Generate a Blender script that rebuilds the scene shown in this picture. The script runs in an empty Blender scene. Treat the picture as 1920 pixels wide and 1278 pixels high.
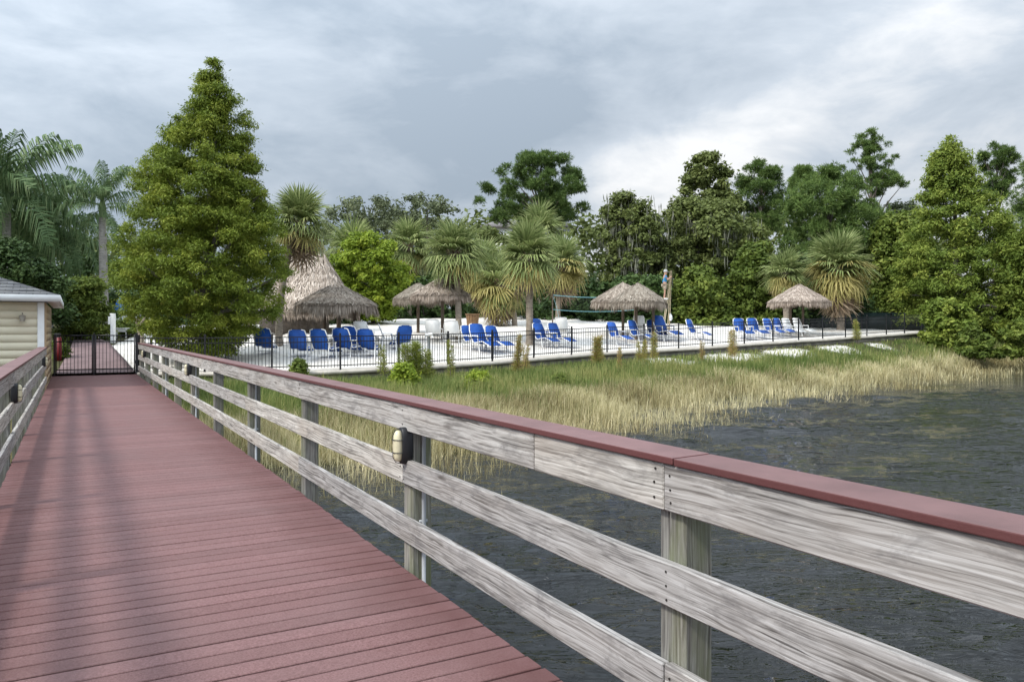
import bpy, bmesh, math, random
import numpy as np
from mathutils import Vector, Matrix, Euler

R = math.radians
rng = np.random.default_rng(7)
random.seed(7)
scn = bpy.context.scene
col = scn.collection

# ------------------------------------------------------------------ camera, sky, sun, exposure
F, HZ, CX, H = 1470.0, 617.0, 960.0, 1.54      # focal length and horizon in photo pixels, eye height over the deck
cam_d = bpy.data.cameras.new('camera')
cam_d.sensor_width = 36.0
cam_d.lens = 36.0 * F / 1920.0
cam_d.shift_y = (HZ - 639.0) / 1920.0
cam_d.clip_end = 3000
cam_d.clip_start = 0.05
cam = bpy.data.objects.new('camera', cam_d)
cam.location = (0, 0, H)
cam.rotation_euler = (R(90), 0, 0)
col.objects.link(cam)
scn.camera = cam

TH = R(29.2)                                   # the boardwalk runs off to the left of the view axis
SN, CS = math.sin(TH), math.cos(TH)
SUN_EL = R(45.5)
SUN_AZ = R(29.2 + 13)                          # the sun stands to the left of the boardwalk, a little behind the camera
to_sun = Vector((-math.cos(SUN_AZ) * math.cos(SUN_EL), -math.sin(SUN_AZ) * math.cos(SUN_EL), math.sin(SUN_EL)))
sun_d = bpy.data.lights.new('sun', 'SUN')
sun_d.energy = 2.5
sun_d.angle = R(7)
sun_d.color = (1.0, 0.95, 0.87)
sun = bpy.data.objects.new('sun', sun_d)
sun.rotation_euler = to_sun.to_track_quat('Z', 'Y').to_euler()
sun.location = (-30, -20, 40)
col.objects.link(sun)

world = bpy.data.worlds.new('World')
scn.world = world
world.use_nodes = True
nt = world.node_tree
for n in list(nt.nodes):
    nt.nodes.remove(n)


def node(nt, typ, **kw):
    n = nt.nodes.new(typ)
    for k, v in kw.items():
        if k.startswith('i_'):
            n.inputs[k[2:].replace('_', ' ')].default_value = v
        else:
            setattr(n, k, v)
    return n


def build_sky():
    L = nt.links.new
    out = node(nt, 'ShaderNodeOutputWorld')
    bg = node(nt, 'ShaderNodeBackground')
    bg.inputs['Strength'].default_value = 0.1
    L(bg.outputs[0], out.inputs[0])
    sky = node(nt, 'ShaderNodeTexSky', sky_type='NISHITA', sun_disc=False)
    sky.sun_elevation = SUN_EL
    sky.sun_rotation = math.atan2(to_sun.x, to_sun.y)
    tc = node(nt, 'ShaderNodeTexCoord')
    sep = node(nt, 'ShaderNodeSeparateXYZ')
    L(tc.outputs['Generated'], sep.inputs[0])

    def M(op, a, b=None, c=None):
        m = node(nt, 'ShaderNodeMath', operation=op)
        for i, v in enumerate((a, b, c)):
            if v is None:
                continue
            if isinstance(v, (int, float)):
                m.inputs[i].default_value = v
            else:
                L(v, m.inputs[i])
        return m.outputs[0]
    mp = node(nt, 'ShaderNodeMapping')
    mp.inputs['Rotation'].default_value = (0, R(-17), R(10))
    mp.inputs['Scale'].default_value = (1.5, 1.5, 3.6)
    mp.inputs['Location'].default_value = (3.3, 1.1, 0.4)
    L(tc.outputs['Generated'], mp.inputs[0])
    n1 = node(nt, 'ShaderNodeTexNoise', i_Scale=1.1, i_Detail=9.0, i_Roughness=0.5, i_Distortion=0.4)
    L(mp.outputs[0], n1.inputs['Vector'])
    n2 = node(nt, 'ShaderNodeTexNoise', i_Scale=2.6, i_Detail=9.0, i_Roughness=0.55, i_Distortion=0.5)
    L(mp.outputs[0], n2.inputs['Vector'])

    def blob(px, py, rad):          # a soft patch of thinner or thicker cloud around a direction of the sky
        d = Vector(((px - CX) / F, 1, (HZ - py) / F)).normalized()
        vm = node(nt, 'ShaderNodeVectorMath', operation='DISTANCE')
        L(tc.outputs['Generated'], vm.inputs[0])
        vm.inputs[1].default_value = d
        mr = node(nt, 'ShaderNodeMapRange', interpolation_type='SMOOTHERSTEP')
        mr.inputs['From Min'].default_value = rad
        mr.inputs['From Max'].default_value = 0
        L(vm.outputs['Value'], mr.inputs['Value'])
        return mr.outputs[0]
    v = M('MULTIPLY_ADD', n1.outputs[0], 0.95, -0.06)
    n3 = node(nt, 'ShaderNodeTexNoise', i_Scale=6.5, i_Detail=8.0, i_Roughness=0.58, i_Distortion=0.4)
    L(mp.outputs[0], n3.inputs['Vector'])
    v = M('MULTIPLY_ADD', n2.outputs[0], 1.35, M('SUBTRACT', v, 0.675))
    v = M('MULTIPLY_ADD', n3.outputs[0], 0.62, M('SUBTRACT', v, 0.31))
    for px, py, rad, k in ((1130, 385, 0.15, 0.40), (1220, 340, 0.11, 0.42), (1330, 295, 0.10, 0.42), (1440, 250, 0.10, 0.36), (1600, 215, 0.2, 0.14), (1850, 240, 0.32, 0.20),
                           (150, 330, 0.4, 0.06), (100, 90, 0.42, -0.30), (700, 20, 0.4, 0.04),
                           (900, 260, 0.46, -0.20), (720, 340, 0.26, -0.10), (1500, 90, 0.35, -0.10)):
        v = M('MULTIPLY_ADD', blob(px, py, rad), k, v)
    rp = node(nt, 'ShaderNodeValToRGB')
    e = rp.color_ramp.elements
    e[0].position, e[0].color = 0.05, (0.325, 0.385, 0.455, 1)
    e[1].position, e[1].color = 0.95, (0.86, 0.865, 0.87, 1)
    m_ = rp.color_ramp.elements.new(0.55)
    m_.color = (0.52, 0.575, 0.64, 1)
    L(v, rp.inputs[0])
    sc = node(nt, 'ShaderNodeVectorMath', operation='SCALE')
    sc.inputs['Scale'].default_value = 10.0
    L(rp.outputs[0], sc.inputs[0])
    # overcast skies grow brighter from the horizon to the zenith
    zf = M('MULTIPLY_ADD', M('MAXIMUM', sep.outputs[2], 0.0), 1.15, 0.86)
    # and towards the veiled sun, as thin cloud scatters forward
    dt = node(nt, 'ShaderNodeVectorMath', operation='DOT_PRODUCT')
    L(tc.outputs['Generated'], dt.inputs[0])
    dt.inputs[1].default_value = to_sun
    lobe = M('POWER', M('MULTIPLY_ADD', dt.outputs['Value'], 0.5, 0.5), 2.2)
    zf = M('MULTIPLY', zf, M('MULTIPLY_ADD', lobe, 1.5, 0.82))
    L(M('MULTIPLY', zf, 10.0), sc.inputs['Scale'])
    mix = node(nt, 'ShaderNodeMix', data_type='RGBA')
    mix.inputs[0].default_value = 0.93
    L(sky.outputs[0], mix.inputs[6])
    L(sc.outputs[0], mix.inputs[7])
    L(mix.outputs[2], bg.inputs['Color'])


build_sky()
scn.view_settings.view_transform = 'Standard'
scn.view_settings.look = 'None'
scn.view_settings.exposure = 0.25
scn.view_settings.gamma = 1.0
scn.view_settings.use_curve_mapping = False
scn.cycles.max_bounces = 6
scn.cycles.transparent_max_bounces = 6

# ------------------------------------------------------------------ helpers


def W(px, py, d):
    return Vector(((px - CX) / F * d, d, H - (py - HZ) / F * d))


def deck_xy(u, v):
    return (u * CS - v * SN, u * SN + v * CS)


def mesh_np(name, V, faces, mat=None, attrs=None, smooth=False):
    """faces: one (n,k) array or a list of them"""
    V = np.asarray(V, dtype=np.float32)
    if not isinstance(faces, (list, tuple)):
        faces = [faces]
    faces = [np.asarray(f, dtype=np.int32) for f in faces if len(f)]
    me = bpy.data.meshes.new(name)
    me.vertices.add(len(V))
    me.vertices.foreach_set('co', V.ravel())
    nl = sum(f.size for f in faces)
    me.loops.add(nl)
    me.loops.foreach_set('vertex_index', np.concatenate([f.ravel() for f in faces]))
    tot = np.concatenate([np.full(len(f), f.shape[1], dtype=np.int32) for f in faces])
    st = np.concatenate([[0], np.cumsum(tot)[:-1]]).astype(np.int32)
    me.polygons.add(len(tot))
    me.polygons.foreach_set('loop_start', st)
    me.polygons.foreach_set('loop_total', tot)
    if smooth:
        me.polygons.foreach_set('use_smooth', np.ones(len(tot), dtype=bool))
    for k, a in (attrs or {}).items():
        at = me.attributes.new(k, 'FLOAT', 'POINT')
        at.data.foreach_set('value', np.asarray(a, dtype=np.float32))
    me.update(calc_edges=True)
    if mat:
        me.materials.append(mat)
    return me


class MB:
    """collects polygons, builds ONE mesh"""

    def __init__(self):
        self.v, self.f = [], {}
        self.n = 0

    def add(self, V, faces):
        V = np.asarray(V, dtype=np.float64).reshape(-1, 3)
        for f in (faces if isinstance(faces, list) else [faces]):
            f = np.asarray(f, dtype=np.int64)
            if len(f):
                self.f.setdefault(f.shape[1], []).append(f + self.n)
        self.v.append(V)
        self.n += len(V)
        return self

    def box(self, a, b, mtx=None):
        x0, y0, z0 = a
        x1, y1, z1 = b
        V = np.array([(x0, y0, z0), (x1, y0, z0), (x1, y1, z0), (x0, y1, z0), (x0, y0, z1), (x1, y0, z1), (x1, y1, z1), (x0, y1, z1)], float)
        if mtx is not None:
            V = V @ np.array(mtx.to_3x3()).T + np.array(mtx.translation)
        return self.add(V, [[(0, 3, 2, 1), (4, 5, 6, 7), (0, 1, 5, 4), (1, 2, 6, 5), (2, 3, 7, 6), (3, 0, 4, 7)]])

    def tube(self, pts, rad, n=8, cap=True):
        P = np.asarray(pts, float)
        rad = np.broadcast_to(np.asarray(rad, float), (len(P),))
        T = np.gradient(P, axis=0)
        T /= np.linalg.norm(T, axis=1, keepdims=True) + 1e-9
        ref = np.array([0, 0, 1.0]) if abs(T[:, 2]).mean() < 0.8 else np.array([1.0, 0, 0])
        A = np.cross(T, ref)
        A /= np.linalg.norm(A, axis=1, keepdims=True) + 1e-9
        B = np.cross(T, A)
        ang = np.arange(n) * 2 * np.pi / n
        ring = (A[:, None, :] * np.cos(ang)[None, :, None] + B[:, None, :] * np.sin(ang)[None, :, None]) * rad[:, None, None] + P[:, None, :]
        m = len(P)
        i = np.arange(m - 1)[:, None] * n
        j = np.arange(n)[None, :]
        j2 = (j + 1) % n
        Q = np.stack([i + j, i + j2, i + n + j2, i + n + j], -1).reshape(-1, 4)
        fs = [Q]
        if cap:
            fs.append(np.arange(n)[None, :])
            fs.append((np.arange(n)[::-1] + (m - 1) * n)[None, :])
        return self.add(ring.reshape(-1, 3), fs)

    def mesh(self, name, mat, attrs=None, smooth=False):
        return mesh_np(name, np.concatenate(self.v), [np.concatenate(f) for f in self.f.values()], mat, attrs, smooth)

    def obj(self, name, mat, parent=None, smooth=False, attrs=None):
        return link(name, self.mesh(name, mat, attrs, smooth), parent)


def link(name, me, parent=None, loc=None, rot=None, mtx=None):
    o = bpy.data.objects.new(name, me)
    col.objects.link(o)
    if parent is not None:
        o.parent = parent
    if loc is not None:
        o.location = loc
    if rot is not None:
        o.rotation_euler = rot
    if mtx is not None:
        o.matrix_basis = mtx
    return o


def tag(o, label, cat=None, group=None, kind=None):
    o['label'] = label
    if cat:
        o['category'] = cat
    if group:
        o['group'] = group
    if kind:
        o['kind'] = kind
    return o


def empty(name, loc=(0, 0, 0), rz=0.0):
    o = bpy.data.objects.new(name, None)
    o.location = loc
    o.rotation_euler = (0, 0, rz)
    o.empty_display_size = 0.2
    col.objects.link(o)
    return o


def deck_root(name):
    return empty(name, (0, 0, 0), TH)


_cb = {}


def cham_box(sx, sy, sz, b, mat, name):
    """box centred on the origin with chamfered edges, cached so that alike pieces share mesh data"""
    key = (round(sx, 4), round(sy, 4), round(sz, 4), b, mat.name, name)
    if key not in _cb:
        bm = bmesh.new()
        bmesh.ops.create_cube(bm, size=1.0)
        bmesh.ops.scale(bm, vec=(sx, sy, sz), verts=bm.verts)
        bmesh.ops.bevel(bm, geom=list(bm.edges), offset=b, segments=1, affect='EDGES', profile=0.5)
        me = bpy.data.meshes.new(name)
        bm.to_mesh(me)
        bm.free()
        me.materials.append(mat)
        _cb[key] = me
    return _cb[key]


def copy_tree(o, parent=None):
    c = o.copy()
    col.objects.link(c)
    c.parent = parent
    for ch in o.children:
        copy_tree(ch, c)
    return c


# ------------------------------------------------------------------ materials
def new_mat(name, rough=0.8, spec=0.25, color=None):
    m = bpy.data.materials.new(name)
    m.use_nodes = True
    t = m.node_tree
    b = t.nodes['Principled BSDF']
    b.inputs['Roughness'].default_value = rough
    b.inputs['Specular IOR Level'].default_value = spec
    if color:
        b.inputs['Base Color'].default_value = (*color, 1)
    return m, t, b, t.links.new


def coords(t, L, scale, jitter=True, kind='Object', loc=(0, 0, 0), rot=(0, 0, 0)):
    tc = node(t, 'ShaderNodeTexCoord')
    v = tc.outputs[kind]
    if jitter:
        oi = node(t, 'ShaderNodeObjectInfo')
        s = node(t, 'ShaderNodeVectorMath', operation='SCALE')
        cb = node(t, 'ShaderNodeCombineXYZ')
        for i in range(3):
            L(oi.outputs['Random'], cb.inputs[i])
        L(cb.outputs[0], s.inputs[0])
        s.inputs['Scale'].default_value = 37.3
        a = node(t, 'ShaderNodeVectorMath', operation='ADD')
        L(v, a.inputs[0])
        L(s.outputs[0], a.inputs[1])
        v = a.outputs[0]
    mp = node(t, 'ShaderNodeMapping')
    mp.inputs['Scale'].default_value = scale
    mp.inputs['Location'].default_value = loc
    mp.inputs['Rotation'].default_value = rot
    L(v, mp.inputs[0])
    return mp.outputs[0]


def ramp(t, L, fac, stops):
    r = node(t, 'ShaderNodeValToRGB')
    e = r.color_ramp.elements
    while len(e) < len(stops):
        e.new(0.5)
    for i, (p, c) in enumerate(stops):
        e[i].position = p
        e[i].color = (*c, 1) if len(c) == 3 else c
    L(fac, r.inputs[0])
    return r.outputs[0]


def noise(t, L, vec, scale, detail=5, rough=0.55, dist=0.0):
    n = node(t, 'ShaderNodeTexNoise', i_Scale=scale, i_Detail=float(detail), i_Roughness=rough, i_Distortion=dist)
    if vec is not None:
        L(vec, n.inputs['Vector'])
    return n.outputs['Fac']


def mixc(t, L, fac, a, b, mode='MIX'):
    m = node(t, 'ShaderNodeMix', data_type='RGBA', blend_type=mode)
    for sock, v in ((0, fac), (6, a), (7, b)):
        if isinstance(v, (int, float)):
            m.inputs[sock].default_value = v
        elif isinstance(v, tuple):
            m.inputs[sock].default_value = (*v, 1)
        else:
            L(v, m.inputs[sock])
    return m.outputs[2]


def bump(t, L, b, h, strength, dist):
    n = node(t, 'ShaderNodeBump')
    n.inputs['Strength'].default_value = strength
    n.inputs['Distance'].default_value = dist
    L(h, n.inputs['Height'])
    L(n.outputs[0], b.inputs['Normal'])


def wood(name, axis, stops, knot=True, green=0.0):
    """weathered timber, grain along the given axis of the piece"""
    m, t, b, L = new_mat(name, 0.85, 0.15)

    def sc(along, across):
        s = [across] * 3
        s[axis] = along
        return tuple(s)
    wn = node(t, 'ShaderNodeTexNoise', i_Scale=1.0, i_Detail=3.0)
    L(coords(t, L, sc(1.6, 6)), wn.inputs['Vector'])
    wsub = node(t, 'ShaderNodeVectorMath', operation='SUBTRACT')
    L(wn.outputs['Color'], wsub.inputs[0])
    wsub.inputs[1].default_value = (0.5, 0.5, 0.5)
    wmul = node(t, 'ShaderNodeVectorMath', operation='MULTIPLY')
    L(wsub.outputs[0], wmul.inputs[0])
    wmul.inputs[1].default_value = sc(0.0, 0.05)

    def warped(scale, loc=(0, 0, 0)):
        va = node(t, 'ShaderNodeVectorMath', operation='ADD')
        L(coords(t, L, (1, 1, 1), loc=loc), va.inputs[0])
        L(wmul.outputs[0], va.inputs[1])
        m2 = node(t, 'ShaderNodeMapping')
        m2.inputs['Scale'].default_value = scale
        L(va.outputs[0], m2.inputs[0])
        return m2.outputs[0]
    g1 = noise(t, L, warped(sc(1.3, 95)), 1.0, 5, 0.6, 0.3)
    g2 = noise(t, L, warped(sc(0.9, 34)), 1.0, 8, 0.65, 0.5)
    wv = node(t, 'ShaderNodeTexWave', wave_type='RINGS', rings_direction='XYZ'[axis], wave_profile='SAW', i_Scale=1.0, i_Distortion=5.0, i_Detail=3.0, i_Detail_Scale=0.35, i_Detail_Roughness=0.55)
    L(warped(sc(1.6, 22)), wv.inputs['Vector'])
    ad = node(t, 'ShaderNodeMath', operation='MULTIPLY_ADD')
    L(g2, ad.inputs[0])
    ad.inputs[1].default_value = 0.27
    mu = node(t, 'ShaderNodeMath', operation='MULTIPLY')
    L(g1, mu.inputs[0])
    mu.inputs[1].default_value = 0.68
    L(mu.outputs[0], ad.inputs[2])
    ad2 = node(t, 'ShaderNodeMath', operation='MULTIPLY_ADD')
    L(wv.outputs['Fac'], ad2.inputs[0])
    ad2.inputs[1].default_value = 0.075
    L(ad.outputs[0], ad2.inputs[2])
    c = ramp(t, L, ad2.outputs[0], stops)
    # drying cracks: thin dark lines along the grain
    cr = noise(t, L, warped(sc(1.1, 48), (3, 5, 7)), 1.0, 3, 0.5, 0.2)
    c = mixc(t, L, ramp(t, L, cr, [(0.30, (0.85,) * 3), (0.37, (0, 0, 0))]), c, (0.05, 0.045, 0.04))
    blot = noise(t, L, coords(t, L, sc(0.8, 3.0)), 1.3, 4, 0.55)
    c = mixc(t, L, ramp(t, L, blot, [(0.45, (0, 0, 0)), (0.75, (0.4, 0.4, 0.4))]), c, (0.30, 0.245, 0.20))
    mo = noise(t, L, coords(t, L, sc(2.2, 7.0), loc=(9, 2, 4)), 1.6, 6, 0.7, 0.8)
    c = mixc(t, L, ramp(t, L, mo, [(0.50, (0, 0, 0)), (0.70, (0.75,) * 3)]), c, (0.15, 0.14, 0.135))
    if green:
        gb = noise(t, L, coords(t, L, sc(1.0, 5)), 2.0, 4, 0.6)
        c = mixc(t, L, ramp(t, L, gb, [(0.45, (0, 0, 0)), (0.7, (green,) * 3)]), c, (0.155, 0.175, 0.085))
    if knot:
        vo = node(t, 'ShaderNodeTexVoronoi', i_Scale=1.0, i_Randomness=1.0)
        L(coords(t, L, sc(1.5, 7.5)), vo.inputs['Vector'])
        k = ramp(t, L, vo.outputs['Distance'], [(0.05, (1, 1, 1)), (0.13, (0, 0, 0))])
        k2 = mixc(t, L, 1.0, k, (0.75, 0.75, 0.75), 'MULTIPLY')
        c = mixc(t, L, k2, c, (0.085, 0.07, 0.06))
    oi = node(t, 'ShaderNodeObjectInfo')
    br = ramp(t, L, oi.outputs['Random'], [(0, (0.80, 0.80, 0.82)), (1, (1.12, 1.10, 1.06))])
    c = mixc(t, L, 1.0, c, br, 'MULTIPLY')
    L(c, b.inputs['Base Color'])
    bump(t, L, b, ad2.outputs[0], 0.5, 0.004)
    return m


WSTOPS = [(0.37, (0.10, 0.092, 0.085)), (0.46, (0.27, 0.255, 0.237)), (0.54, (0.42, 0.40, 0.375)), (0.68, (0.61, 0.595, 0.57))]
PSTOPS = [(0.38, (0.075, 0.07, 0.065)), (0.48, (0.17, 0.165, 0.15)), (0.57, (0.27, 0.265, 0.24)), (0.70, (0.40, 0.39, 0.36))]
M_RAIL = wood('weathered rail wood', 1, WSTOPS)
M_POST = wood('weathered post wood', 2, PSTOPS, green=0.75)
M_BEAM = wood('dark beam wood', 1, [(0.36, (0.04, 0.035, 0.03)), (0.7, (0.14, 0.12, 0.1))])
M_POLE = wood('hut pole wood', 2, [(0.36, (0.07, 0.05, 0.035)), (0.55, (0.16, 0.12, 0.085)), (0.75, (0.26, 0.2, 0.15))], knot=False)


def composite(name, base, dark, rough, speck=0.5, stain=0.5, worn=False, bleach=None):
    m, t, b, L = new_mat(name, rough, 0.35)
    v = coords(t, L, (1, 1, 1))
    n1 = noise(t, L, v, 95, 5, 0.8)
    c = mixc(t, L, ramp(t, L, n1, [(0.40, (0, 0, 0)), (0.60, (1, 1, 1))]), dark, base)
    c = mixc(t, L, 1 - speck, c, base)
    tc = node(t, 'ShaderNodeTexCoord')
    g = node(t, 'ShaderNodeNewGeometry')
    s1 = noise(t, L, g.outputs['Position'], 0.9, 6, 0.62, 0.4)
    c = mixc(t, L, ramp(t, L, s1, [(0.42, (0, 0, 0)), (0.68, (stain,) * 3)]), c, tuple(x * 0.62 + 0.02 for x in base))
    s2 = noise(t, L, g.outputs['Position'], 7.0, 5, 0.7)
    c = mixc(t, L, ramp(t, L, s2, [(0.55, (0, 0, 0)), (0.8, (0.4 * stain,) * 3)]), c, tuple(min(1, x * 1.25 + 0.05) for x in base))
    sp = noise(t, L, g.outputs['Position'], 30.0, 2, 0.5)
    c = mixc(t, L, ramp(t, L, sp, [(0.765, (0, 0, 0)), (0.79, (0.7 * stain,) * 3)]), c, (0.5, 0.46, 0.42))
    if bleach:    # the weather has faded the upward face; the edges keep their first colour
        sn = node(t, 'ShaderNodeSeparateXYZ')
        L(g.outputs['True Normal'], sn.inputs[0])
        fd = ramp(t, L, sn.outputs[2], [(0.6, (0, 0, 0)), (0.95, (1, 1, 1))])
        bl = mixc(t, L, ramp(t, L, noise(t, L, g.outputs['Position'], 4.0, 6, 0.65), [(0.35, (0, 0, 0)), (0.7, (1, 1, 1))]), tuple(x * 0.8 for x in bleach), tuple(x * 1.15 for x in bleach))
        c = mixc(t, L, fd, c, bl)
    if worn:      # foot traffic has greyed the middle; the ends keep their darker red
        to = node(t, 'ShaderNodeTexCoord')
        sx = node(t, 'ShaderNodeSeparateXYZ')
        L(to.outputs['Object'], sx.inputs[0])
        ab = node(t, 'ShaderNodeMath', operation='ABSOLUTE')
        L(sx.outputs[0], ab.inputs[0])
        wn = noise(t, L, g.outputs['Position'], 2.2, 6, 0.65)
        wa = node(t, 'ShaderNodeMath', operation='MULTIPLY_ADD')
        L(wn, wa.inputs[0])
        wa.inputs[1].default_value = 0.9
        L(ab.outputs[0], wa.inputs[2])
        mrr = node(t, 'ShaderNodeMapRange')
        mrr.inputs['From Min'].default_value = 1.15
        mrr.inputs['From Max'].default_value = 1.75
        mrr.inputs['To Max'].default_value = 0.75
        L(wa.outputs[0], mrr.inputs['Value'])
        c = mixc(t, L, mrr.outputs[0], c, (0.105, 0.041, 0.038))
    oi = node(t, 'ShaderNodeObjectInfo')
    br = ramp(t, L, oi.outputs['Random'], [(0, (0.90, 0.88, 0.88)), (1, (1.08, 1.08, 1.09))])
    c = mixc(t, L, 1.0, c, br, 'MULTIPLY')
    L(c, b.inputs['Base Color'])
    bump(t, L, b, n1, 0.6, 0.003)
    return m


M_PLANK = composite('maroon composite plank', (0.232, 0.129, 0.124), (0.10, 0.045, 0.043), 0.75, 0.8, 0.5, True)
M_CAP = composite('maroon rail cap', (0.105, 0.034, 0.032), (0.085, 0.025, 0.024), 0.62, 0.35, 0.3, bleach=(0.185, 0.105, 0.101))


def plain(name, color, rough=0.6, spec=0.3, var=0.15, scale=6.0, metal=0.0):
    m, t, b, L = new_mat(name, rough, spec)
    n = noise(t, L, coords(t, L, (1, 1, 1)), scale, 5, 0.6)
    lo = tuple(c * (1 - var) for c in color)
    hi = tuple(min(1, c * (1 + var)) for c in color)
    L(ramp(t, L, n, [(0.3, lo), (0.7, hi)]), b.inputs['Base Color'])
    b.inputs['Metallic'].default_value = metal
    return m


M_BLACK = plain('black painted metal', (0.012, 0.012, 0.014), 0.45, 0.4, 0.2)
M_WHITE = plain('white plastic', (0.78, 0.78, 0.76), 0.5, 0.4, 0.06)
M_BLUE = plain('blue sling fabric', (0.015, 0.075, 0.31), 0.7, 0.25, 0.25, 3.0)
M_BLUE2 = plain('faded blue sling fabric', (0.03, 0.10, 0.38), 0.7, 0.25, 0.25, 3.0)
M_GREY = plain('grey conduit', (0.42, 0.44, 0.46), 0.5, 0.4, 0.1)
M_LENS = plain('yellowed lamp glass', (0.62, 0.56, 0.38), 0.25, 0.5, 0.12, 14)
M_LENSW = plain('white lamp glass', (0.7, 0.72, 0.68), 0.25, 0.5, 0.08, 14)
M_TRIM = plain('white trim paint', (0.80, 0.81, 0.80), 0.5, 0.35, 0.05)
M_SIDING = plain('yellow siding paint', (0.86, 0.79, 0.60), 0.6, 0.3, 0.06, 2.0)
M_SIDING_SHADE = plain('side wall with painted shade', (0.42, 0.31, 0.19), 0.6, 0.3, 0.12, 2.0)  # tan copy of the siding, with the side wall's shade in its colour
M_RED = plain('red painted board', (0.15, 0.010, 0.013), 0.5, 0.4, 0.2)
M_TAN = plain('tan wood', (0.25, 0.15, 0.08), 0.8, 0.2, 0.3, 8)
M_TEAL = plain('teal tape', (0.16, 0.33, 0.36), 0.7, 0.2, 0.15)
M_NAIL = plain('rusty nail', (0.03, 0.025, 0.022), 0.7, 0.3, 0.2)
M_TARP = plain('blue canvas', (0.03, 0.16, 0.55), 0.65, 0.3, 0.3, 4)
M_PINK = plain('pink canvas', (0.45, 0.12, 0.4), 0.65, 0.3, 0.2, 4)
M_SCREEN = plain('dark green windscreen mesh', (0.016, 0.03, 0.027), 0.85, 0.15, 0.3, 1.2)


def foliage(name, stops, transl=0.28, rough=0.6, gain=1.55):
    m = bpy.data.materials.new(name)
    m.use_nodes = True
    t = m.node_tree
    L = t.links.new
    b = t.nodes['Principled BSDF']
    b.inputs['Roughness'].default_value = rough
    b.inputs['Specular IOR Level'].default_value = 0.22
    stops = [(p, tuple(x * gain for x in c)) for p, c in stops]
    at = node(t, 'ShaderNodeAttribute', attribute_name='tint')
    c = ramp(t, L, at.outputs['Fac'], stops)
    oi = node(t, 'ShaderNodeObjectInfo')
    br = ramp(t, L, oi.outputs['Random'], [(0, (0.82, 0.84, 0.8)), (1, (1.15, 1.12, 1.1))])
    c = mixc(t, L, 1.0, c, br, 'MULTIPLY')
    L(c, b.inputs['Base Color'])
    tr = node(t, 'ShaderNodeBsdfTranslucent')
    L(c, tr.inputs['Color'])
    mx = node(t, 'ShaderNodeMixShader')
    mx.inputs[0].default_value = transl
    L(b.outputs[0], mx.inputs[1])
    L(tr.outputs[0], mx.inputs[2])
    L(mx.outputs[0], t.nodes['Material Output'].inputs['Surface'])
    return m


F_CYP = foliage('cypress leaf', [(0.0, (0.040, 0.066, 0.010)), (0.5, (0.112, 0.150, 0.020)), (0.88, (0.195, 0.220, 0.034)), (1.0, (0.25, 0.17, 0.04))], 0.33, gain=1.5)
F_CYP2 = foliage('far cypress leaf', [(0.0, (0.040, 0.068, 0.012)), (0.5, (0.108, 0.148, 0.026)), (0.88, (0.185, 0.215, 0.042)), (1.0, (0.23, 0.15, 0.045))], 0.35, gain=1.55)
F_OAK = foliage('oak leaf', [(0.0, (0.045, 0.058, 0.018)), (0.6, (0.09, 0.112, 0.033)), (1.0, (0.145, 0.165, 0.055))], 0.3)
F_OAKG = foliage('grey green oak leaf', [(0.0, (0.05, 0.062, 0.034)), (0.6, (0.09, 0.108, 0.058)), (1.0, (0.14, 0.16, 0.085))], 0.3)
F_PINE = foliage('pine needle', [(0.0, (0.035, 0.06, 0.016)), (0.6, (0.08, 0.125, 0.032)), (1.0, (0.14, 0.19, 0.055))], 0.3)
F_LIME = foliage('lime leaf', [(0.0, (0.07, 0.11, 0.012)), (0.6, (0.19, 0.25, 0.028)), (1.0, (0.34, 0.36, 0.05))], 0.4)
F_MID = foliage('mid green leaf', [(0.0, (0.038, 0.062, 0.012)), (0.6, (0.10, 0.135, 0.026)), (1.0, (0.19, 0.215, 0.045))], 0.35)
F_DARK = foliage('dark green leaf', [(0.0, (0.018, 0.036, 0.011)), (0.6, (0.04, 0.07, 0.02)), (1.0, (0.075, 0.11, 0.035))], 0.2)
F_PALM = foliage('palm frond green', [(0.0, (0.07, 0.095, 0.033)), (0.6, (0.14, 0.172, 0.064)), (1.0, (0.26, 0.28, 0.13))], 0.35, gain=1.75)
F_PALMY = foliage('palm frond yellowing', [(0.0, (0.12, 0.115, 0.035)), (0.6, (0.22, 0.195, 0.07)), (1.0, (0.33, 0.28, 0.12))], 0.35)
F_PALMD = foliage('palm frond dead', [(0.0, (0.14, 0.095, 0.06)), (0.6, (0.22, 0.165, 0.115)), (1.0, (0.30, 0.24, 0.18))], 0.2, gain=1.25)
F_QUEEN = foliage('feather palm frond', [(0.0, (0.035, 0.068, 0.028)), (0.6, (0.075, 0.12, 0.05)), (1.0, (0.15, 0.19, 0.09))], 0.3)
F_MOSS = foliage('hanging moss', [(0.0, (0.09, 0.095, 0.07)), (1.0, (0.2, 0.2, 0.16))], 0.2)
F_STRAW = foliage('straw grass', [(0.0, (0.15, 0.12, 0.055)), (0.45, (0.33, 0.285, 0.15)), (1.0, (0.56, 0.50, 0.32))], 0.35, gain=1.5)
F_GRASS = foliage('green grass', [(0.0, (0.075, 0.12, 0.028)), (0.5, (0.175, 0.22, 0.065)), (1.0, (0.34, 0.32, 0.13))], 0.4, gain=1.25)
F_WEED = foliage('pale weed leaf', [(0.0, (0.14, 0.19, 0.03)), (0.6, (0.27, 0.29, 0.07)), (1.0, (0.34, 0.24, 0.11))], 0.4, gain=1.25)
F_THATCH = foliage('thatch straw', [(0.0, (0.12, 0.095, 0.075)), (0.5, (0.255, 0.215, 0.18)), (1.0, (0.44, 0.39, 0.34))], 0.1, 0.85, 1.45)


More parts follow.
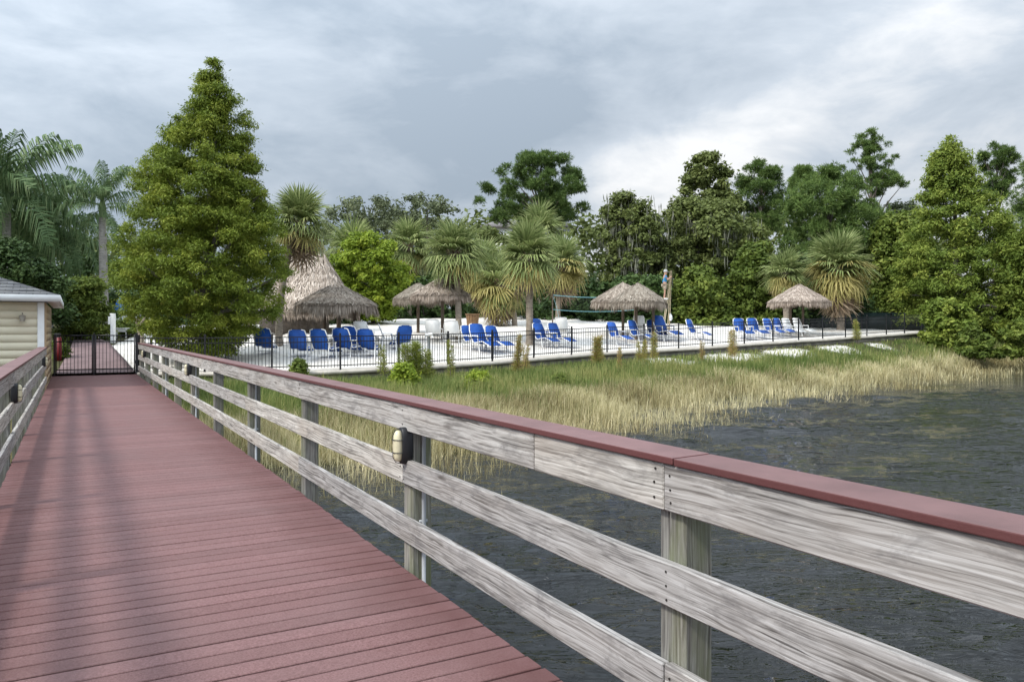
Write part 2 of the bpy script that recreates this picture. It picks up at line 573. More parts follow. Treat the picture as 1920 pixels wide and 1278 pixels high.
def bark(name, stops, rings=0.0):
    m, t, b, L = new_mat(name, 0.9, 0.1)
    g = node(t, 'ShaderNodeNewGeometry')
    mp = node(t, 'ShaderNodeMapping')
    mp.inputs['Scale'].default_value = (5, 5, 14 if rings else 2)
    L(g.outputs['Position'], mp.inputs[0])
    n = noise(t, L, mp.outputs[0], 1.0, 7, 0.65, 0.5)
    L(ramp(t, L, n, stops), b.inputs['Base Color'])
    bump(t, L, b, n, 0.8, 0.03)
    return m


M_BARK = bark('brown bark', [(0.3, (0.06, 0.05, 0.04)), (0.7, (0.19, 0.165, 0.14))])
M_BARKG = bark('grey bark', [(0.3, (0.10, 0.09, 0.08)), (0.7, (0.26, 0.24, 0.21))])
M_PTRUNK = bark('palm trunk bark', [(0.3, (0.15, 0.12, 0.09)), (0.7, (0.36, 0.31, 0.25))], 1)
M_PTRUNKG = bark('grey ringed palm bark', [(0.3, (0.17, 0.16, 0.145)), (0.7, (0.36, 0.345, 0.32))], 1)
M_BOOT = bark('palm boot', [(0.3, (0.13, 0.08, 0.055)), (0.7, (0.34, 0.25, 0.19))])


# ------------------------------------------------------------------ terrain
def pxd(px, d):
    return ((px - CX) / F * d, d)


FENCE = [(-120, 14, 0.0), (-40, 24.5, 0.0), (-14.6, 26.6, 0.0), (*pxd(258, 27.0), 0.03), (*pxd(480, 26.7), 0.05), (*pxd(590, 27.0), 0.07), (*pxd(700, 28.0), 0.11),
         (*pxd(790, 29.5), 0.12), (*pxd(920, 32.0), 0.19), (*pxd(1130, 36.6), 0.42), (*pxd(1280, 39.5), 0.55), (*pxd(1430, 42.5), 0.79),
         (*pxd(1640, 49), 1.12), (*pxd(1745, 53.5), 1.35), (60, 76, 1.6), (200, 130, 1.7)]
WL = -0.95
SHORE = [(-120, 2), (-40, 12), (-14, 14.5), (-6.6, 13.4), (-4.4, 13.8), (-2.6, 14.6), (-1.07, 15.7), (0.26, 19), (2.58, 20.4), (3.85, 23.6), (8.56, 28.6), (11.3, 30.8), (17.6, 36.6), (30.6, 49.5), (60, 66), (200, 110)]


def polydist(P, x, y):
    """signed distance to a polyline (positive on its left) and the third coordinate at the nearest point"""
    x = np.asarray(x, float)
    y = np.asarray(y, float)
    best = np.full(x.shape, 1e18)
    sgn = np.ones(x.shape)
    zz = np.zeros(x.shape)
    for a, b in zip(P[:-1], P[1:]):
        dx, dy = b[0] - a[0], b[1] - a[1]
        l2 = dx * dx + dy * dy
        tt = np.clip(((x - a[0]) * dx + (y - a[1]) * dy) / l2, 0, 1)
        qx, qy = a[0] + tt * dx, a[1] + tt * dy
        d2 = (x - qx) ** 2 + (y - qy) ** 2
        s = np.sign(dx * (y - a[1]) - dy * (x - a[0]))
        m = d2 < best - 1e-9
        best = np.where(m, d2, best)
        sgn = np.where(m, np.where(s == 0, 1, s), sgn)
        if len(a) > 2:
            zz = np.where(m, a[2] + tt * (b[2] - a[2]), zz)
    return np.sqrt(best) * sgn, zz


def gz(x, y, raw=False):
    s, zf = polydist(FENCE, x, y)
    ds, _ = polydist(SHORE, x, y)
    k = np.interp(x, [-14, 0, 14, 24, 40], [1.05, 1.05, 0.72, 0.30, 0.3])
    sp = np.maximum(s - 0.75, 0)
    inland = zf + k * (0.10 * np.minimum(sp, 8) + 0.065 * np.clip(sp - 8, 0, 14)) + 0.004 * np.clip(sp - 22, 0, 200)
    tt = np.clip(ds / np.maximum(ds - np.minimum(s, 0), 1e-3), 0, 1)
    bank = WL + (zf - 0.30 - WL) * tt ** 0.75
    lake = WL - np.clip(-ds, 0, 20) * 0.09
    z = np.where(s >= 0.75, inland, np.where(ds > 0, bank, lake))
    if raw:
        return z, s, ds, tt
    return z


def gz1(x, y):
    return float(gz(np.array([x]), np.array([y]))[0])


_dd = np.arange(14, 140, 0.1)


def ground_hit(px, py):
    x = (px - CX) / F * _dd
    z = gz(x, _dd)
    yy = HZ + (H - z) * F / _dd
    i = int(np.argmax(yy <= py))
    if i == 0:
        i = len(_dd) - 1
    return Vector((x[i], _dd[i], z[i]))


def ground_at(px, d):
    x = (px - CX) / F * d
    return Vector((x, d, gz1(x, d)))


def build_ground():
    xs = np.concatenate([np.linspace(-900, -62, 14), np.arange(-60, -20, 1.0), np.arange(-20, 36, 0.4), np.arange(36, 70, 1.0), np.linspace(72, 900, 14)])
    ys = np.concatenate([np.linspace(-500, -2, 8), np.arange(0, 12, 1.0), np.arange(12, 72, 0.4), np.arange(72, 110, 2.0), np.linspace(115, 1500, 14)])
    X, Y = np.meshgrid(xs, ys)
    z, s, ds, tt = gz(X, Y, True)
    # uneven footprints and tufts
    amp = np.where(s > 1.2, 0.05, 0.03)
    z = z + amp * (np.sin(X * 2.1 + np.sin(Y * 1.3)) * np.sin(Y * 1.9 + X * 0.7)) * (np.abs(s - 0.4) > 1.0) * (np.abs(ds) > 0.3)
    beach = np.clip((s - 0.3) * 4, 0, 1) * np.clip((27 - s) / 3, 0, 1)
    # the beach stops at the trees
    left = np.interp(Y, [20, 27, 34, 40, 60], [-12.5, -13.4, -18.0, -19.6, -23])
    beach *= np.clip((X - left) / 0.8, 0, 1)
    patch = (np.sin(X * 0.9 + 1.0) * np.sin(X * 0.37 + Y * 0.5) * 0.5 + 0.5)
    strip = np.clip(1.4 - np.abs(s + 1.6) / 1.6, 0, 1) * np.clip((X - 3.0) / 3, 0, 1) * np.clip((26 - X) / 4, 0, 1) * 0.72 * np.clip(patch * 2.2 - 0.5, 0, 1)
    sandm = np.maximum(beach, strip)
    ny, nx = X.shape
    idx = np.arange(ny * nx).reshape(ny, nx)
    Q = np.stack([idx[:-1, :-1], idx[:-1, 1:], idx[1:, 1:], idx[1:, :-1]], -1).reshape(-1, 4)
    m, t, b, L = new_mat('sand and soil', 0.95, 0.1)
    at = node(t, 'ShaderNodeAttribute', attribute_name='sand')
    g = node(t, 'ShaderNodeNewGeometry')
    n1 = noise(t, L, g.outputs['Position'], 0.9, 8, 0.65)
    n2 = noise(t, L, g.outputs['Position'], 5.0, 6, 0.7)
    sand = ramp(t, L, n1, [(0.3, (0.58, 0.535, 0.48)), (0.55, (0.74, 0.71, 0.66)), (0.75, (0.80, 0.78, 0.74))])
    sand = mixc(t, L, ramp(t, L, n2, [(0.55, (0, 0, 0)), (0.75, (0.5,) * 3)]), sand, (0.40, 0.36, 0.31))
    soil = ramp(t, L, n2, [(0.3, (0.035, 0.032, 0.018)), (0.6, (0.075, 0.075, 0.03)), (0.8, (0.12, 0.105, 0.055))])
    ad = node(t, 'ShaderNodeMath', operation='ADD')
    L(at.outputs['Fac'], ad.inputs[0])
    sb = node(t, 'ShaderNodeMath', operation='MULTIPLY_ADD')
    L(n2, sb.inputs[0])
    sb.inputs[1].default_value = 0.8
    sb.inputs[2].default_value = -0.4
    L(sb.outputs[0], ad.inputs[1])
    c = mixc(t, L, ramp(t, L, ad.outputs[0], [(0.42, (0, 0, 0)), (0.58, (1, 1, 1))]), soil, sand)
    L(c, b.inputs['Base Color'])
    bump(t, L, b, n2, 0.6, 0.12)
    o = link('ground', mesh_np('ground', np.stack([X, Y, z], -1).reshape(-1, 3), Q, m, {'sand': sandm.ravel()}, True))
    tag(o, 'white sand beach, grassy bank and woodland soil around the lake', kind='structure')


build_ground()


def build_water():
    xs = np.concatenate([np.linspace(-900, -30, 12), np.arange(-28, -7, 1.0), np.arange(-7, 9, 0.08), np.arange(9, 27, 0.15), np.arange(27, 60, 1.0), np.linspace(62, 900, 12)])
    yy = [1.0]
    while yy[-1] < 36:
        yy.append(yy[-1] + max(0.04, 0.0075 * yy[-1]))
    ys = np.concatenate([np.linspace(-900, -6, 10), np.arange(-5, 0.9, 0.4), np.array(yy), np.arange(37, 90, 1.0), np.linspace(92, 130, 4)])
    X, Y = np.meshgrid(xs, ys)
    Z = np.zeros_like(X)
    r = np.random.default_rng(3)
    gust = 0.75 + 0.45 * np.sin(X * 0.21 + 1.3 * np.sin(Y * 0.13)) * np.sin(Y * 0.31 + 0.9 * np.sin(X * 0.17 + 1)) + 0.25 * np.sin(X * 0.63 - Y * 0.4)
    # each train of waves is bent by slow swells so that crests break up
    wx = X + 0.25 * np.sin(Y * 0.9 + 1.7 * np.sin(X * 0.5)) + 0.12 * np.sin(X * 1.7 + Y * 1.1)
    wy = Y + 0.25 * np.sin(X * 0.8 + 1.3 * np.sin(Y * 0.7)) + 0.10 * np.sin(X * 2.3 - Y * 1.9)
    for i in range(38):
        wl = 0.17 * 1.085 ** i
        a = R(-80) + r.normal(0, 0.45)
        kx, ky = math.cos(a) * 2 * np.pi / wl, math.sin(a) * 2 * np.pi / wl
        res = np.clip((wl / np.maximum(0.0065 * np.maximum(Y, 5.4), 0.035) - 2.5) / 3, 0, 1)
        ph = kx * wx + ky * wy + r.uniform(0, 6.3)
        Z += 0.0066 * wl ** 0.68 * res * (np.sin(ph) + 0.3 * np.sin(2 * ph + 1.2))
    Z *= np.clip(gust, 0.2, 1.5)
    fade = np.clip((42 - np.hypot(X, Y)) / 8, 0, 1) * np.clip((Y + 1) / 3, 0, 1) * np.clip((X + 9) / 3, 0, 1)
    Z = WL + Z * fade
    ny, nx = X.shape
    idx = np.arange(ny * nx).reshape(ny, nx)
    Q = np.stack([idx[:-1, :-1], idx[:-1, 1:], idx[1:, 1:], idx[1:, :-1]], -1).reshape(-1, 4)
    m, t, b, L = new_mat('dark lake water', 0.025, 0.5, (0.009, 0.010, 0.010))
    b.inputs['IOR'].default_value = 1.33
    g = node(t, 'ShaderNodeNewGeometry')
    mp = node(t, 'ShaderNodeMapping')
    mp.inputs['Rotation'].default_value = (0, 0, R(-22))
    mp.inputs['Scale'].default_value = (0.75, 2.1, 1)
    L(g.outputs['Position'], mp.inputs[0])
    def ridged(x):
        m1 = node(t, 'ShaderNodeMath', operation='MULTIPLY_ADD')
        L(x, m1.inputs[0])
        m1.inputs[1].default_value = 2.0
        m1.inputs[2].default_value = -1.0
        m2 = node(t, 'ShaderNodeMath', operation='ABSOLUTE')
        L(m1.outputs[0], m2.inputs[0])
        m3_ = node(t, 'ShaderNodeMath', operation='SUBTRACT')
        m3_.inputs[0].default_value = 1.0
        L(m2.outputs[0], m3_.inputs[1])
        return m3_.outputs[0]
    a1 = ridged(noise(t, L, mp.outputs[0], 1.9, 2, 0.45, 0.9))
    a2 = ridged(noise(t, L, mp.outputs[0], 5.5, 3, 0.5, 0.8))
    mul = node(t, 'ShaderNodeMath', operation='MULTIPLY_ADD')
    L(a2, mul.inputs[0])
    mul.inputs[1].default_value = 0.38
    L(a1, mul.inputs[2])
    # gusts: patches of rougher and smoother water
    gu = noise(t, L, g.outputs['Position'], 0.16, 4, 0.55, 1.0)
    gr = ramp(t, L, gu, [(0.38, (0.35,) * 3), (0.62, (1, 1, 1))])
    m3 = node(t, 'ShaderNodeMath', operation='MULTIPLY')
    L(mul.outputs[0], m3.inputs[0])
    L(gr, m3.inputs[1])
    bump(t, L, b, m3.outputs[0], 1.0, 0.075)
    o = link('lake_water', mesh_np('lake_water', np.stack([X, Y, Z], -1).reshape(-1, 3), Q, m, None, True))
    tag(o, 'dark rippled lake water', kind='structure')


build_water()

# ------------------------------------------------------------------ boardwalk
U0, U1 = -0.63, 1.87
V_END = 29.7


def build_boardwalk():
    root = deck_root('boardwalk')
    tag(root, 'maroon composite boardwalk deck running from the lake to the black gate', kind='structure')
    me = cham_box(U1 - U0, 0.1290, 0.026, 0.004, M_PLANK, 'plank')
    v = -1.6
    i = 0
    while v < V_END:
        j = random.uniform(-0.006, 0.008)
        link('plank', me, root, ((U0 + U1) / 2 + j, v + 0.072, -0.013 + random.uniform(-0.0012, 0.0012)), (0, 0, random.uniform(-0.0008, 0.0008)))
        v += 0.1455
        i += 1
    for u in (U0 + 0.09, 0.62, U1 - 0.10):
        link('joist', cham_box(0.05, V_END + 1.2, 0.22, 0.004, M_BEAM, 'joist'), root, (u, (V_END - 1.4) / 2, -0.14))
    for v in np.arange(0.5, V_END - 6, 2.6):
        link('cross_beam', cham_box(U1 - U0 + 0.3, 0.09, 0.2, 0.004, M_BEAM, 'cross_beam'), root, ((U0 + U1) / 2, v + 1.5, -0.352))


build_boardwalk()

Z_CAP0, Z_CAP1 = 1.062, 1.088
TOPB, MIDB, BOTB = (0.893, 1.060), (0.548, 0.703), (0.187, 0.342)
POST_R = [-0.55, 2.19, 4.75, 7.42, 10.06, 12.8, 15.5, 18.2, 20.9, 23.5, 26.0, 28.4]
POST_L = [-2.6, 0.1, 2.75, 5.4, 8.05, 10.75, 13.4, 16.05, 18.7, 21.2, 23.05]


def build_railing(name, label, side, posts, top, mid, bot, caps):
    root = deck_root(name)
    tag(root, label, 'railing')
    if side > 0:
        up, ur, uc = 1.885 + 0.0675, 1.865, 1.926
    else:
        up, ur, uc = -0.642 - 0.0675, -0.621, -0.683
    for v in posts:
        x, y = deck_xy(up, v)
        zb = min(gz1(x, y), WL - 0.2) - 0.3
        h = 1.05 - zb
        link('post', cham_box(0.135, 0.135, round(h, 2), 0.008, M_POST, 'post'), root, (up, v, 1.05 - h / 2), (0, 0, random.uniform(-0.03, 0.03)))
    sag = lambda: random.uniform(-0.004, 0.004)
    for seams, (z0, z1) in ((top, TOPB), (mid, MIDB), (bot, BOTB)):
        for a, b in zip(seams[:-1], seams[1:]):
            o = link('rail_board', cham_box(0.039, round(b - a - 0.006, 3), z1 - z0, 0.005, M_RAIL, 'rail_board'), root, (ur + sag() * 0.7, (a + b) / 2, (z0 + z1) / 2 + sag()))
            o.rotation_euler = (random.uniform(-0.001, 0.001), 0, 0)
    for a, b in zip(caps[:-1], caps[1:]):
        # a plank cap whose near end is cut at a slight mitre
        bm = bmesh.new()
        bmesh.ops.create_cube(bm, size=1.0)
        bmesh.ops.scale(bm, vec=(0.192, b - a - 0.005, Z_CAP1 - Z_CAP0), verts=bm.verts)
        for w in bm.verts:
            w.co.y += 0.10 * w.co.x
        bmesh.ops.bevel(bm, geom=list(bm.edges), offset=0.004, segments=2, affect='EDGES', profile=0.5)
        me = bpy.data.meshes.new('cap_board')
        bm.to_mesh(me)
        bm.free()
        me.materials.append(M_CAP)
        link('cap_board', me, root, (uc, (a + b) / 2, (Z_CAP0 + Z_CAP1) / 2 + random.uniform(-0.0015, 0.0015)), (0, 0, 0))
    return root


rail_r = build_railing('railing', 'weathered grey timber railing with maroon cap along the open-water side of the boardwalk', 1, POST_R,
                       [-1.0, 2.19, 3.10, 7.42, 12.8, 18.2, 23.5, 28.5], [-1.0, 4.75, 10.06, 15.5, 20.9, 28.5], [-1.0, 2.19, 7.42, 12.8, 18.2, 23.5, 28.5],
                       [-1.0, 2.13, 6.2, 10.1, 15.5, 20.9, 28.6])
rail_l = build_railing('railing', 'weathered grey timber railing with maroon cap ending at the yellow building', -1, POST_L,
                       [-4.0, 0.1, 5.4, 10.75, 16.05, 21.2, 23.2], [-4.0, 2.75, 8.05, 13.4, 18.7, 23.2], [-4.0, 0.1, 5.4, 10.75, 16.05, 21.2, 23.2],
                       [-4.0, 1.2, 6.0, 11.0, 16.0, 23.25])
nb = MB()
nb.tube([(0.0015, 0, 0), (-0.0022, 0, 0)], 0.0048, 8)
nail_me = nb.mesh('nail', M_NAIL)
for v, zs in ((2.155, (0.925, 0.97, 1.02)), (2.235, (0.93, 0.985, 1.035)), (2.175, (0.575, 0.625, 0.675)), (2.16, (0.215, 0.30)), (2.225, (0.21, 0.31)),
              (4.72, (0.58, 0.66)), (4.79, (0.585, 0.655)), (4.75, (0.93, 1.02)), (4.75, (0.22, 0.30)), (7.38, (0.93, 1.02)), (7.45, (0.94, 1.01))):
    for z in zs:
        link('nail', nail_me, rail_r, (1.8455, v + random.uniform(-0.006, 0.006), z))


def build_lamp(side, v, label):
    """oval bulkhead light in a black cage, fixed to the deck side of a post, facing the deck"""
    u = 1.845 if side > 0 else -0.60
    root = empty('bulkhead_light', (*deck_xy(u, v), 0.80), TH if side < 0 else TH + math.pi)
    tag(root, label, 'lamp', 'bulkhead lights on the railing posts')
    root.scale = (0.70, 0.74, 0.96)
    # local +X faces the deck centre

    def oval(h, w, x):
        a = np.linspace(0, 2 * np.pi, 28, endpoint=False)
        sy = np.sign(np.cos(a)) * np.abs(np.cos(a)) ** 0.75
        sz = np.sign(np.sin(a)) * np.abs(np.sin(a)) ** 0.75
        return np.stack([np.full(28, x), sy * w, sz * h], -1)

    def loft(rings, mat, name, parent):
        m = MB()
        n = len(rings[0])
        V = np.concatenate(rings)
        q = []
        for k in range(len(rings) - 1):
            for j in range(n):
                q.append((k * n + j, k * n + (j + 1) % n, (k + 1) * n + (j + 1) % n, (k + 1) * n + j))
        m.add(V, [np.array(q), np.arange(n)[None, ::-1], (np.arange(n) + (len(rings) - 1) * n)[None, :]])
        return m.obj(name, mat, parent)
    hs = loft([oval(0.118, 0.068, -0.05), oval(0.122, 0.072, -0.04), oval(0.122, 0.072, 0.035), oval(0.113, 0.063, 0.05)], M_BLACK, 'housing', root)
    loft([oval(0.104, 0.055, 0.048), oval(0.102, 0.053, 0.085), oval(0.088, 0.040, 0.104), oval(0.05, 0.018, 0.112)], M_LENS, 'lens', root)
    lw = MB()
    a = np.linspace(R(52), R(128), 9)
    for x, s_ in ((0.087, 1.012), (0.106, 0.90)):
        pass
    cage = MB()
    for zc in (-0.042, 0.042):
        cage.tube([(0.046, -0.064, zc), (0.09, -0.056, zc), (0.117, -0.025, zc), (0.117, 0.025, zc), (0.09, 0.056, zc), (0.046, 0.064, zc)], 0.0032, 6)
    cage.tube([(0.046, 0, -0.118), (0.09, 0, -0.108), (0.118, 0, -0.07), (0.121, 0, 0), (0.118, 0, 0.07), (0.09, 0, 0.108), (0.046, 0, 0.118)], 0.0032, 6)
    cage.obj('cage', M_BLACK, root)
    link('base_lug', cham_box(0.03, 0.022, 0.05, 0.004, M_BLACK, 'base_lug'), root, (-0.02, 0, -0.135))
    return root


build_lamp(1, 4.70, 'black caged bulkhead light beside the grey conduit on the nearer railing post')
build_lamp(1, 15.45, 'small black caged bulkhead light far along the open-water railing')
build_lamp(1, 25.9, 'tiny black bulkhead light close to the gate on the open-water railing')
build_lamp(-1, 10.72, 'black bulkhead light with white lens on the railing in front of the yellow siding')
build_lamp(-1, 20.9, 'black bulkhead light where the railing meets the yellow building corner')


def build_conduit(v, label, side=1):
    root = deck_root('conduit')
    tag(root, label, 'conduit', 'grey conduits up the railing posts')
    u = 1.885 + 0.075 if side > 0 else -0.60
    dv = -0.0675 - 0.016
    m = MB()
    m.tube([(u, v + dv, -0.35), (u, v + dv, 0.2), (u, v + dv, 0.86)], 0.0135, 10)
    m.obj('pipe', M_GREY, root, smooth=True)
    link('junction_box', cham_box(0.052, 0.034, 0.115, 0.006, M_GREY, 'junction_box'), root, (u, v + dv, 0.93))
    m = MB()
    m.box((u - 0.028, v + dv + 0.004, 0.30), (u + 0.028, v + dv + 0.014, 0.318))
    m.obj('strap', M_GREY, root)


build_conduit(4.75, 'grey conduit pipe with box beside the nearer caged light')
build_conduit(10.06, 'grey conduit pipe two railing posts beyond the nearer caged light')
build_conduit(15.5, 'grey conduit pipe beside the far caged light on the open-water railing')
build_conduit(20.9, 'thin grey conduit pipe on a railing post short of the gate')

# ------------------------------------------------------------------ gate


def build_gate():
    root = deck_root('metal_gate')
    tag(root, 'black metal double gate with thin pickets closing the boardwalk end', 'gate')
    vg = V_END + 0.05
    for u, w, h in ((-0.56, 0.05, 1.36), (1.88, 0.075, 1.42)):
        link('post', cham_box(w, w, h, 0.004, M_BLACK, 'post'), root, (u, vg, h / 2))
    for a, b in ((-0.53, 0.56), (0.62, 1.835)):
        leaf = MB()
        for z in (1.33, 1.13, 0.2):
            leaf.box((a, vg - 0.016, z - 0.019), (b, vg + 0.016, z + 0.019))
        for u in (a, b - 0.04):
            leaf.box((u, vg - 0.02, 0.05), (u + 0.04, vg + 0.0205, 1.36))
        lf = leaf.obj('gate_leaf', M_BLACK, root)
        n = int((b - a) / 0.107)
        for k in range(1, n):
            u = a + 0.02 + (b - a - 0.04) * k / n
            link('picket', cham_box(0.016, 0.016, 1.27, 0.002, M_BLACK, 'picket'), lf, (u, vg + 0.001, 0.70))
    link('latch_post', cham_box(0.05, 0.05, 1.4, 0.004, M_BLACK, 'latch_post'), root, (0.59, vg - 0.006, 0.71))
    link('latch', cham_box(0.07, 0.06, 0.1, 0.006, M_BLACK, 'latch'), root, (1.84, vg - 0.03, 0.42))


build_gate()

# ------------------------------------------------------------------ yellow building


def build_house():
    root = deck_root('boathouse')
    tag(root, 'small yellow clapboard building with white trim and grey hip roof beside the boardwalk', 'building')
    u1, u0, v0, v1 = -0.66, -8.0, 23.45, 30.4
    zb, zt = -0.8, 2.23
    m = MB()
    m.box((u0, v0, zb), (u1, v1, zt))
    m.obj('wall', M_SIDING_SHADE, root)
    for (u, v) in ((u0 + 0.2, v0 + 0.2), (u1 - 0.2, v0 + 0.2), (u0 + 0.2, v1 - 0.2), (u1 - 0.2, v1 - 0.2), (-4.3, v0 + 0.2)):
        link('pile', cham_box(0.25, 0.25, 2.4, 0.01, M_POST, 'pile'), root, (u, v, zb - 1.2))
    # clapboards of the front wall, each lapping the one below
    z = zb
    k = 0
    while z < zt - 0.02:
        h = min(0.205, zt - z)
        b = MB()
        x0, x1 = u0, u1 - 0.155
        V = [(x0, v0 - 0.0075, z), (x1, v0 - 0.0075, z), (x1, v0 - 0.005, z + h), (x0, v0 - 0.005, z + h), (x0, v0 - 0.001, z), (x1, v0 - 0.001, z), (x1, v0 - 0.001, z + h), (x0, v0 - 0.001, z + h)]
        b.add(V, [[(0, 1, 2, 3), (5, 4, 7, 6), (1, 5, 6, 2), (4, 0, 3, 7), (0, 4, 5, 1), (3, 2, 6, 7)]])
        b.obj('clapboard', M_SIDING, root)
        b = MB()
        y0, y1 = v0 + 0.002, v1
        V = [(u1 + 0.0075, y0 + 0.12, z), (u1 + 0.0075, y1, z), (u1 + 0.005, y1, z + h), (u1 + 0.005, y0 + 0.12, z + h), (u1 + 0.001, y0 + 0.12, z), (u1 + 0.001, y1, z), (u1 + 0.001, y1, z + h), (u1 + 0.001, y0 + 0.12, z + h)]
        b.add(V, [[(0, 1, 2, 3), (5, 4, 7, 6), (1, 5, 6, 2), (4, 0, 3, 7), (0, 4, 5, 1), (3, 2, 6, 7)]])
        b.obj('clapboard', M_SIDING_SHADE, root)
        z += 0.2
    link('corner_trim', cham_box(0.15, 0.042, zt - zb, 0.004, M_TRIM, 'corner_trim'), root, (u1 - 0.077, v0 - 0.020, (zb + zt) / 2))
    link('corner_trim', cham_box(0.04, 0.12, zt - zb, 0.004, M_SIDING_SHADE, 'corner_trim'), root, (u1 + 0.020, v0 + 0.06, (zb + zt) / 2))
    # hip roof with thickness
    o = 0.33
    a0, a1, b0, b1 = u0 - o, u1 + o, v0 - o, v1 + o
    hw = (b1 - b0) / 2
    pitch = 0.36
    zr = zt + 0.17
    rz = zr + hw * pitch
    mt, t, b, L = new_mat('grey roof shingle', 0.9, 0.15)
    tc = coords(t, L, (1, 1, 1), False)
    br = node(t, 'ShaderNodeTexBrick', offset=0.5)
    br.inputs['Color1'].default_value = (0.15, 0.15, 0.155, 1)
    br.inputs['Color2'].default_value = (0.22, 0.22, 0.225, 1)
    br.inputs['Mortar'].default_value = (0.06, 0.06, 0.062, 1)
    br.inputs['Scale'].default_value = 1.0
    br.inputs['Brick Width'].default_value = 0.3
    br.inputs['Row Height'].default_value = 0.14
    br.inputs['Mortar Size'].default_value = 0.012
    L(tc, br.inputs['Vector'])
    nn = noise(t, L, tc, 3.0, 6, 0.7)
    c = mixc(t, L, ramp(t, L, nn, [(0.4, (0, 0, 0)), (0.7, (0.6,) * 3)]), br.outputs['Color'], (0.30, 0.295, 0.28))
    L(c, b.inputs['Base Color'])
    rf = MB()
    V = [(a0, b0, zr), (a1, b0, zr), (a1, b1, zr), (a0, b1, zr), (a0 + hw, b0 + hw, rz), (a1 - hw, b0 + hw, rz)]
    rf.add(V, [[(0, 1, 5, 4), (2, 3, 4, 5)], [(1, 2, 5), (3, 0, 4)], [(0, 3, 2, 1)]])
    r_ = rf.obj('roof', mt, root)
    # shingle courses stepping up the two faces in view
    n = 9
    for k in range(n):
        f0 = k / n
        z0 = zr + f0 * hw * pitch * 0.62
        i0 = f0 * hw * 0.62
        c_ = MB()
        w = hw * 0.62 / n + 0.03
        c_.add([(a0 + i0, b0 + i0 - 0.004, z0 + 0.004), (a1 - i0, b0 + i0 - 0.004, z0 + 0.004), (a1 - i0 - w, b0 + i0 + w, z0 + w * pitch + 0.003), (a0 + i0 + w, b0 + i0 + w, z0 + w * pitch + 0.003),
                (a0 + i0, b0 + i0 - 0.004, z0 + 0.02), (a1 - i0, b0 + i0 - 0.004, z0 + 0.02), (a1 - i0 - w, b0 + i0 + w, z0 + w * pitch + 0.006), (a0 + i0 + w, b0 + i0 + w, z0 + w * pitch + 0.006)],
               [[(4, 5, 6, 7), (0, 1, 5, 4), (0, 3, 2, 1), (1, 2, 6, 5), (3, 0, 4, 7)]])
        c_.obj('shingle_course', mt, r_)
    fs = MB()
    for (p, q) in (((a0, b0 - 0.03, zr - 0.16), (a1 + 0.03, b0, zr + 0.012)), ((a1, b0 + 0.001, zr - 0.16), (a1 + 0.03, b1, zr + 0.012))):
        f = MB()
        f.box(p, q)
        f.obj('fascia', M_TRIM, root)
    m = MB()
    m.box((a0 + 0.01, b0 + 0.003, zr - 0.15), (a1 - 0.003, v0 - 0.034, zr - 0.13))
    m.box((u1 + 0.05, b0 + 0.003, zr - 0.149), (a1 - 0.003, b1, zr - 0.131))
    m.obj('soffit', M_TRIM, root)
    # porch lantern on the siding
    ln = MB()
    pc = W(50, 592, 21.6)
    uu = pc.x * CS + pc.y * SN
    lo = MB()
    lo.tube([(uu, v0 - 0.03, 1.92), (uu, v0 - 0.13, 1.95), (uu, v0 - 0.13, 1.9)], 0.012, 6)
    lo.tube([(uu, v0 - 0.13, 1.90), (uu, v0 - 0.13, 1.88), (uu, v0 - 0.13, 1.74)], [0.03, 0.075, 0.06], 8)
    lo.obj('wall_lantern', plain('tarnished metal', (0.22, 0.19, 0.15), 0.5, 0.4, 0.3), root)


build_house()

# ------------------------------------------------------------------ retaining wall and lakeside fence


def fence_path(step=0.25):
    P = np.array(FENCE[3:14], float)
    seg = np.linalg.norm(np.diff(P[:, :2], axis=0), axis=1)
    cum = np.concatenate([[0], np.cumsum(seg)])
    s = np.arange(0, cum[-1], step)
    return s, np.stack([np.interp(s, cum, P[:, i]) for i in range(3)], -1)


FS, FP = fence_path(0.25)
FT = np.gradient(FP[:, :2], axis=0)
for _ in range(2):
    FT[1:-1] = (FT[:-2] + FT[1:-1] + FT[2:]) / 3
FT /= np.linalg.norm(FT, axis=1, keepdims=True)
FN = np.stack([-FT[:, 1], FT[:, 0]], -1)          # inland


def fence_pt(s):
    return (np.array([np.interp(s, FS, FP[:, i]) for i in range(3)]), np.array([np.interp(s, FS, FN[:, i]) for i in range(2)]))


def build_kerb():
    root = empty('retaining_wall', (0, 0, 0))
    tag(root, 'low concrete retaining wall with pale coping under the black lakeside fence', 'wall')
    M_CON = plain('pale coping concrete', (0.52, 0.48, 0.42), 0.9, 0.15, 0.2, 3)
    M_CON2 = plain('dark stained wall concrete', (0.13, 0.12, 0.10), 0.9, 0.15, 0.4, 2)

    def sweep(s0, s1, zt, zb, mat, name):
        n = len(FS)
        A = FP[:, :2] + FN * s0
        B = FP[:, :2] + FN * s1
        V = np.concatenate([np.c_[A, FP[:, 2] + zb], np.c_[A, FP[:, 2] + zt], np.c_[B, FP[:, 2] + zt], np.c_[B, FP[:, 2] + zb]])
        i = np.arange(n - 1)
        q = []
        for k in range(4):
            a, b = k * n, ((k + 1) % 4) * n
            q.append(np.stack([a + i, a + i + 1, b + i + 1, b + i], -1))
        q.append(np.array([[0, n, 2 * n, 3 * n], [n - 1, 4 * n - 1, 3 * n - 1, 2 * n - 1]]))
        MB().add(V, q).obj(name, mat, root)
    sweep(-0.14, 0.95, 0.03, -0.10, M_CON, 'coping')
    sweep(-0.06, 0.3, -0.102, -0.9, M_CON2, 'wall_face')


build_kerb()


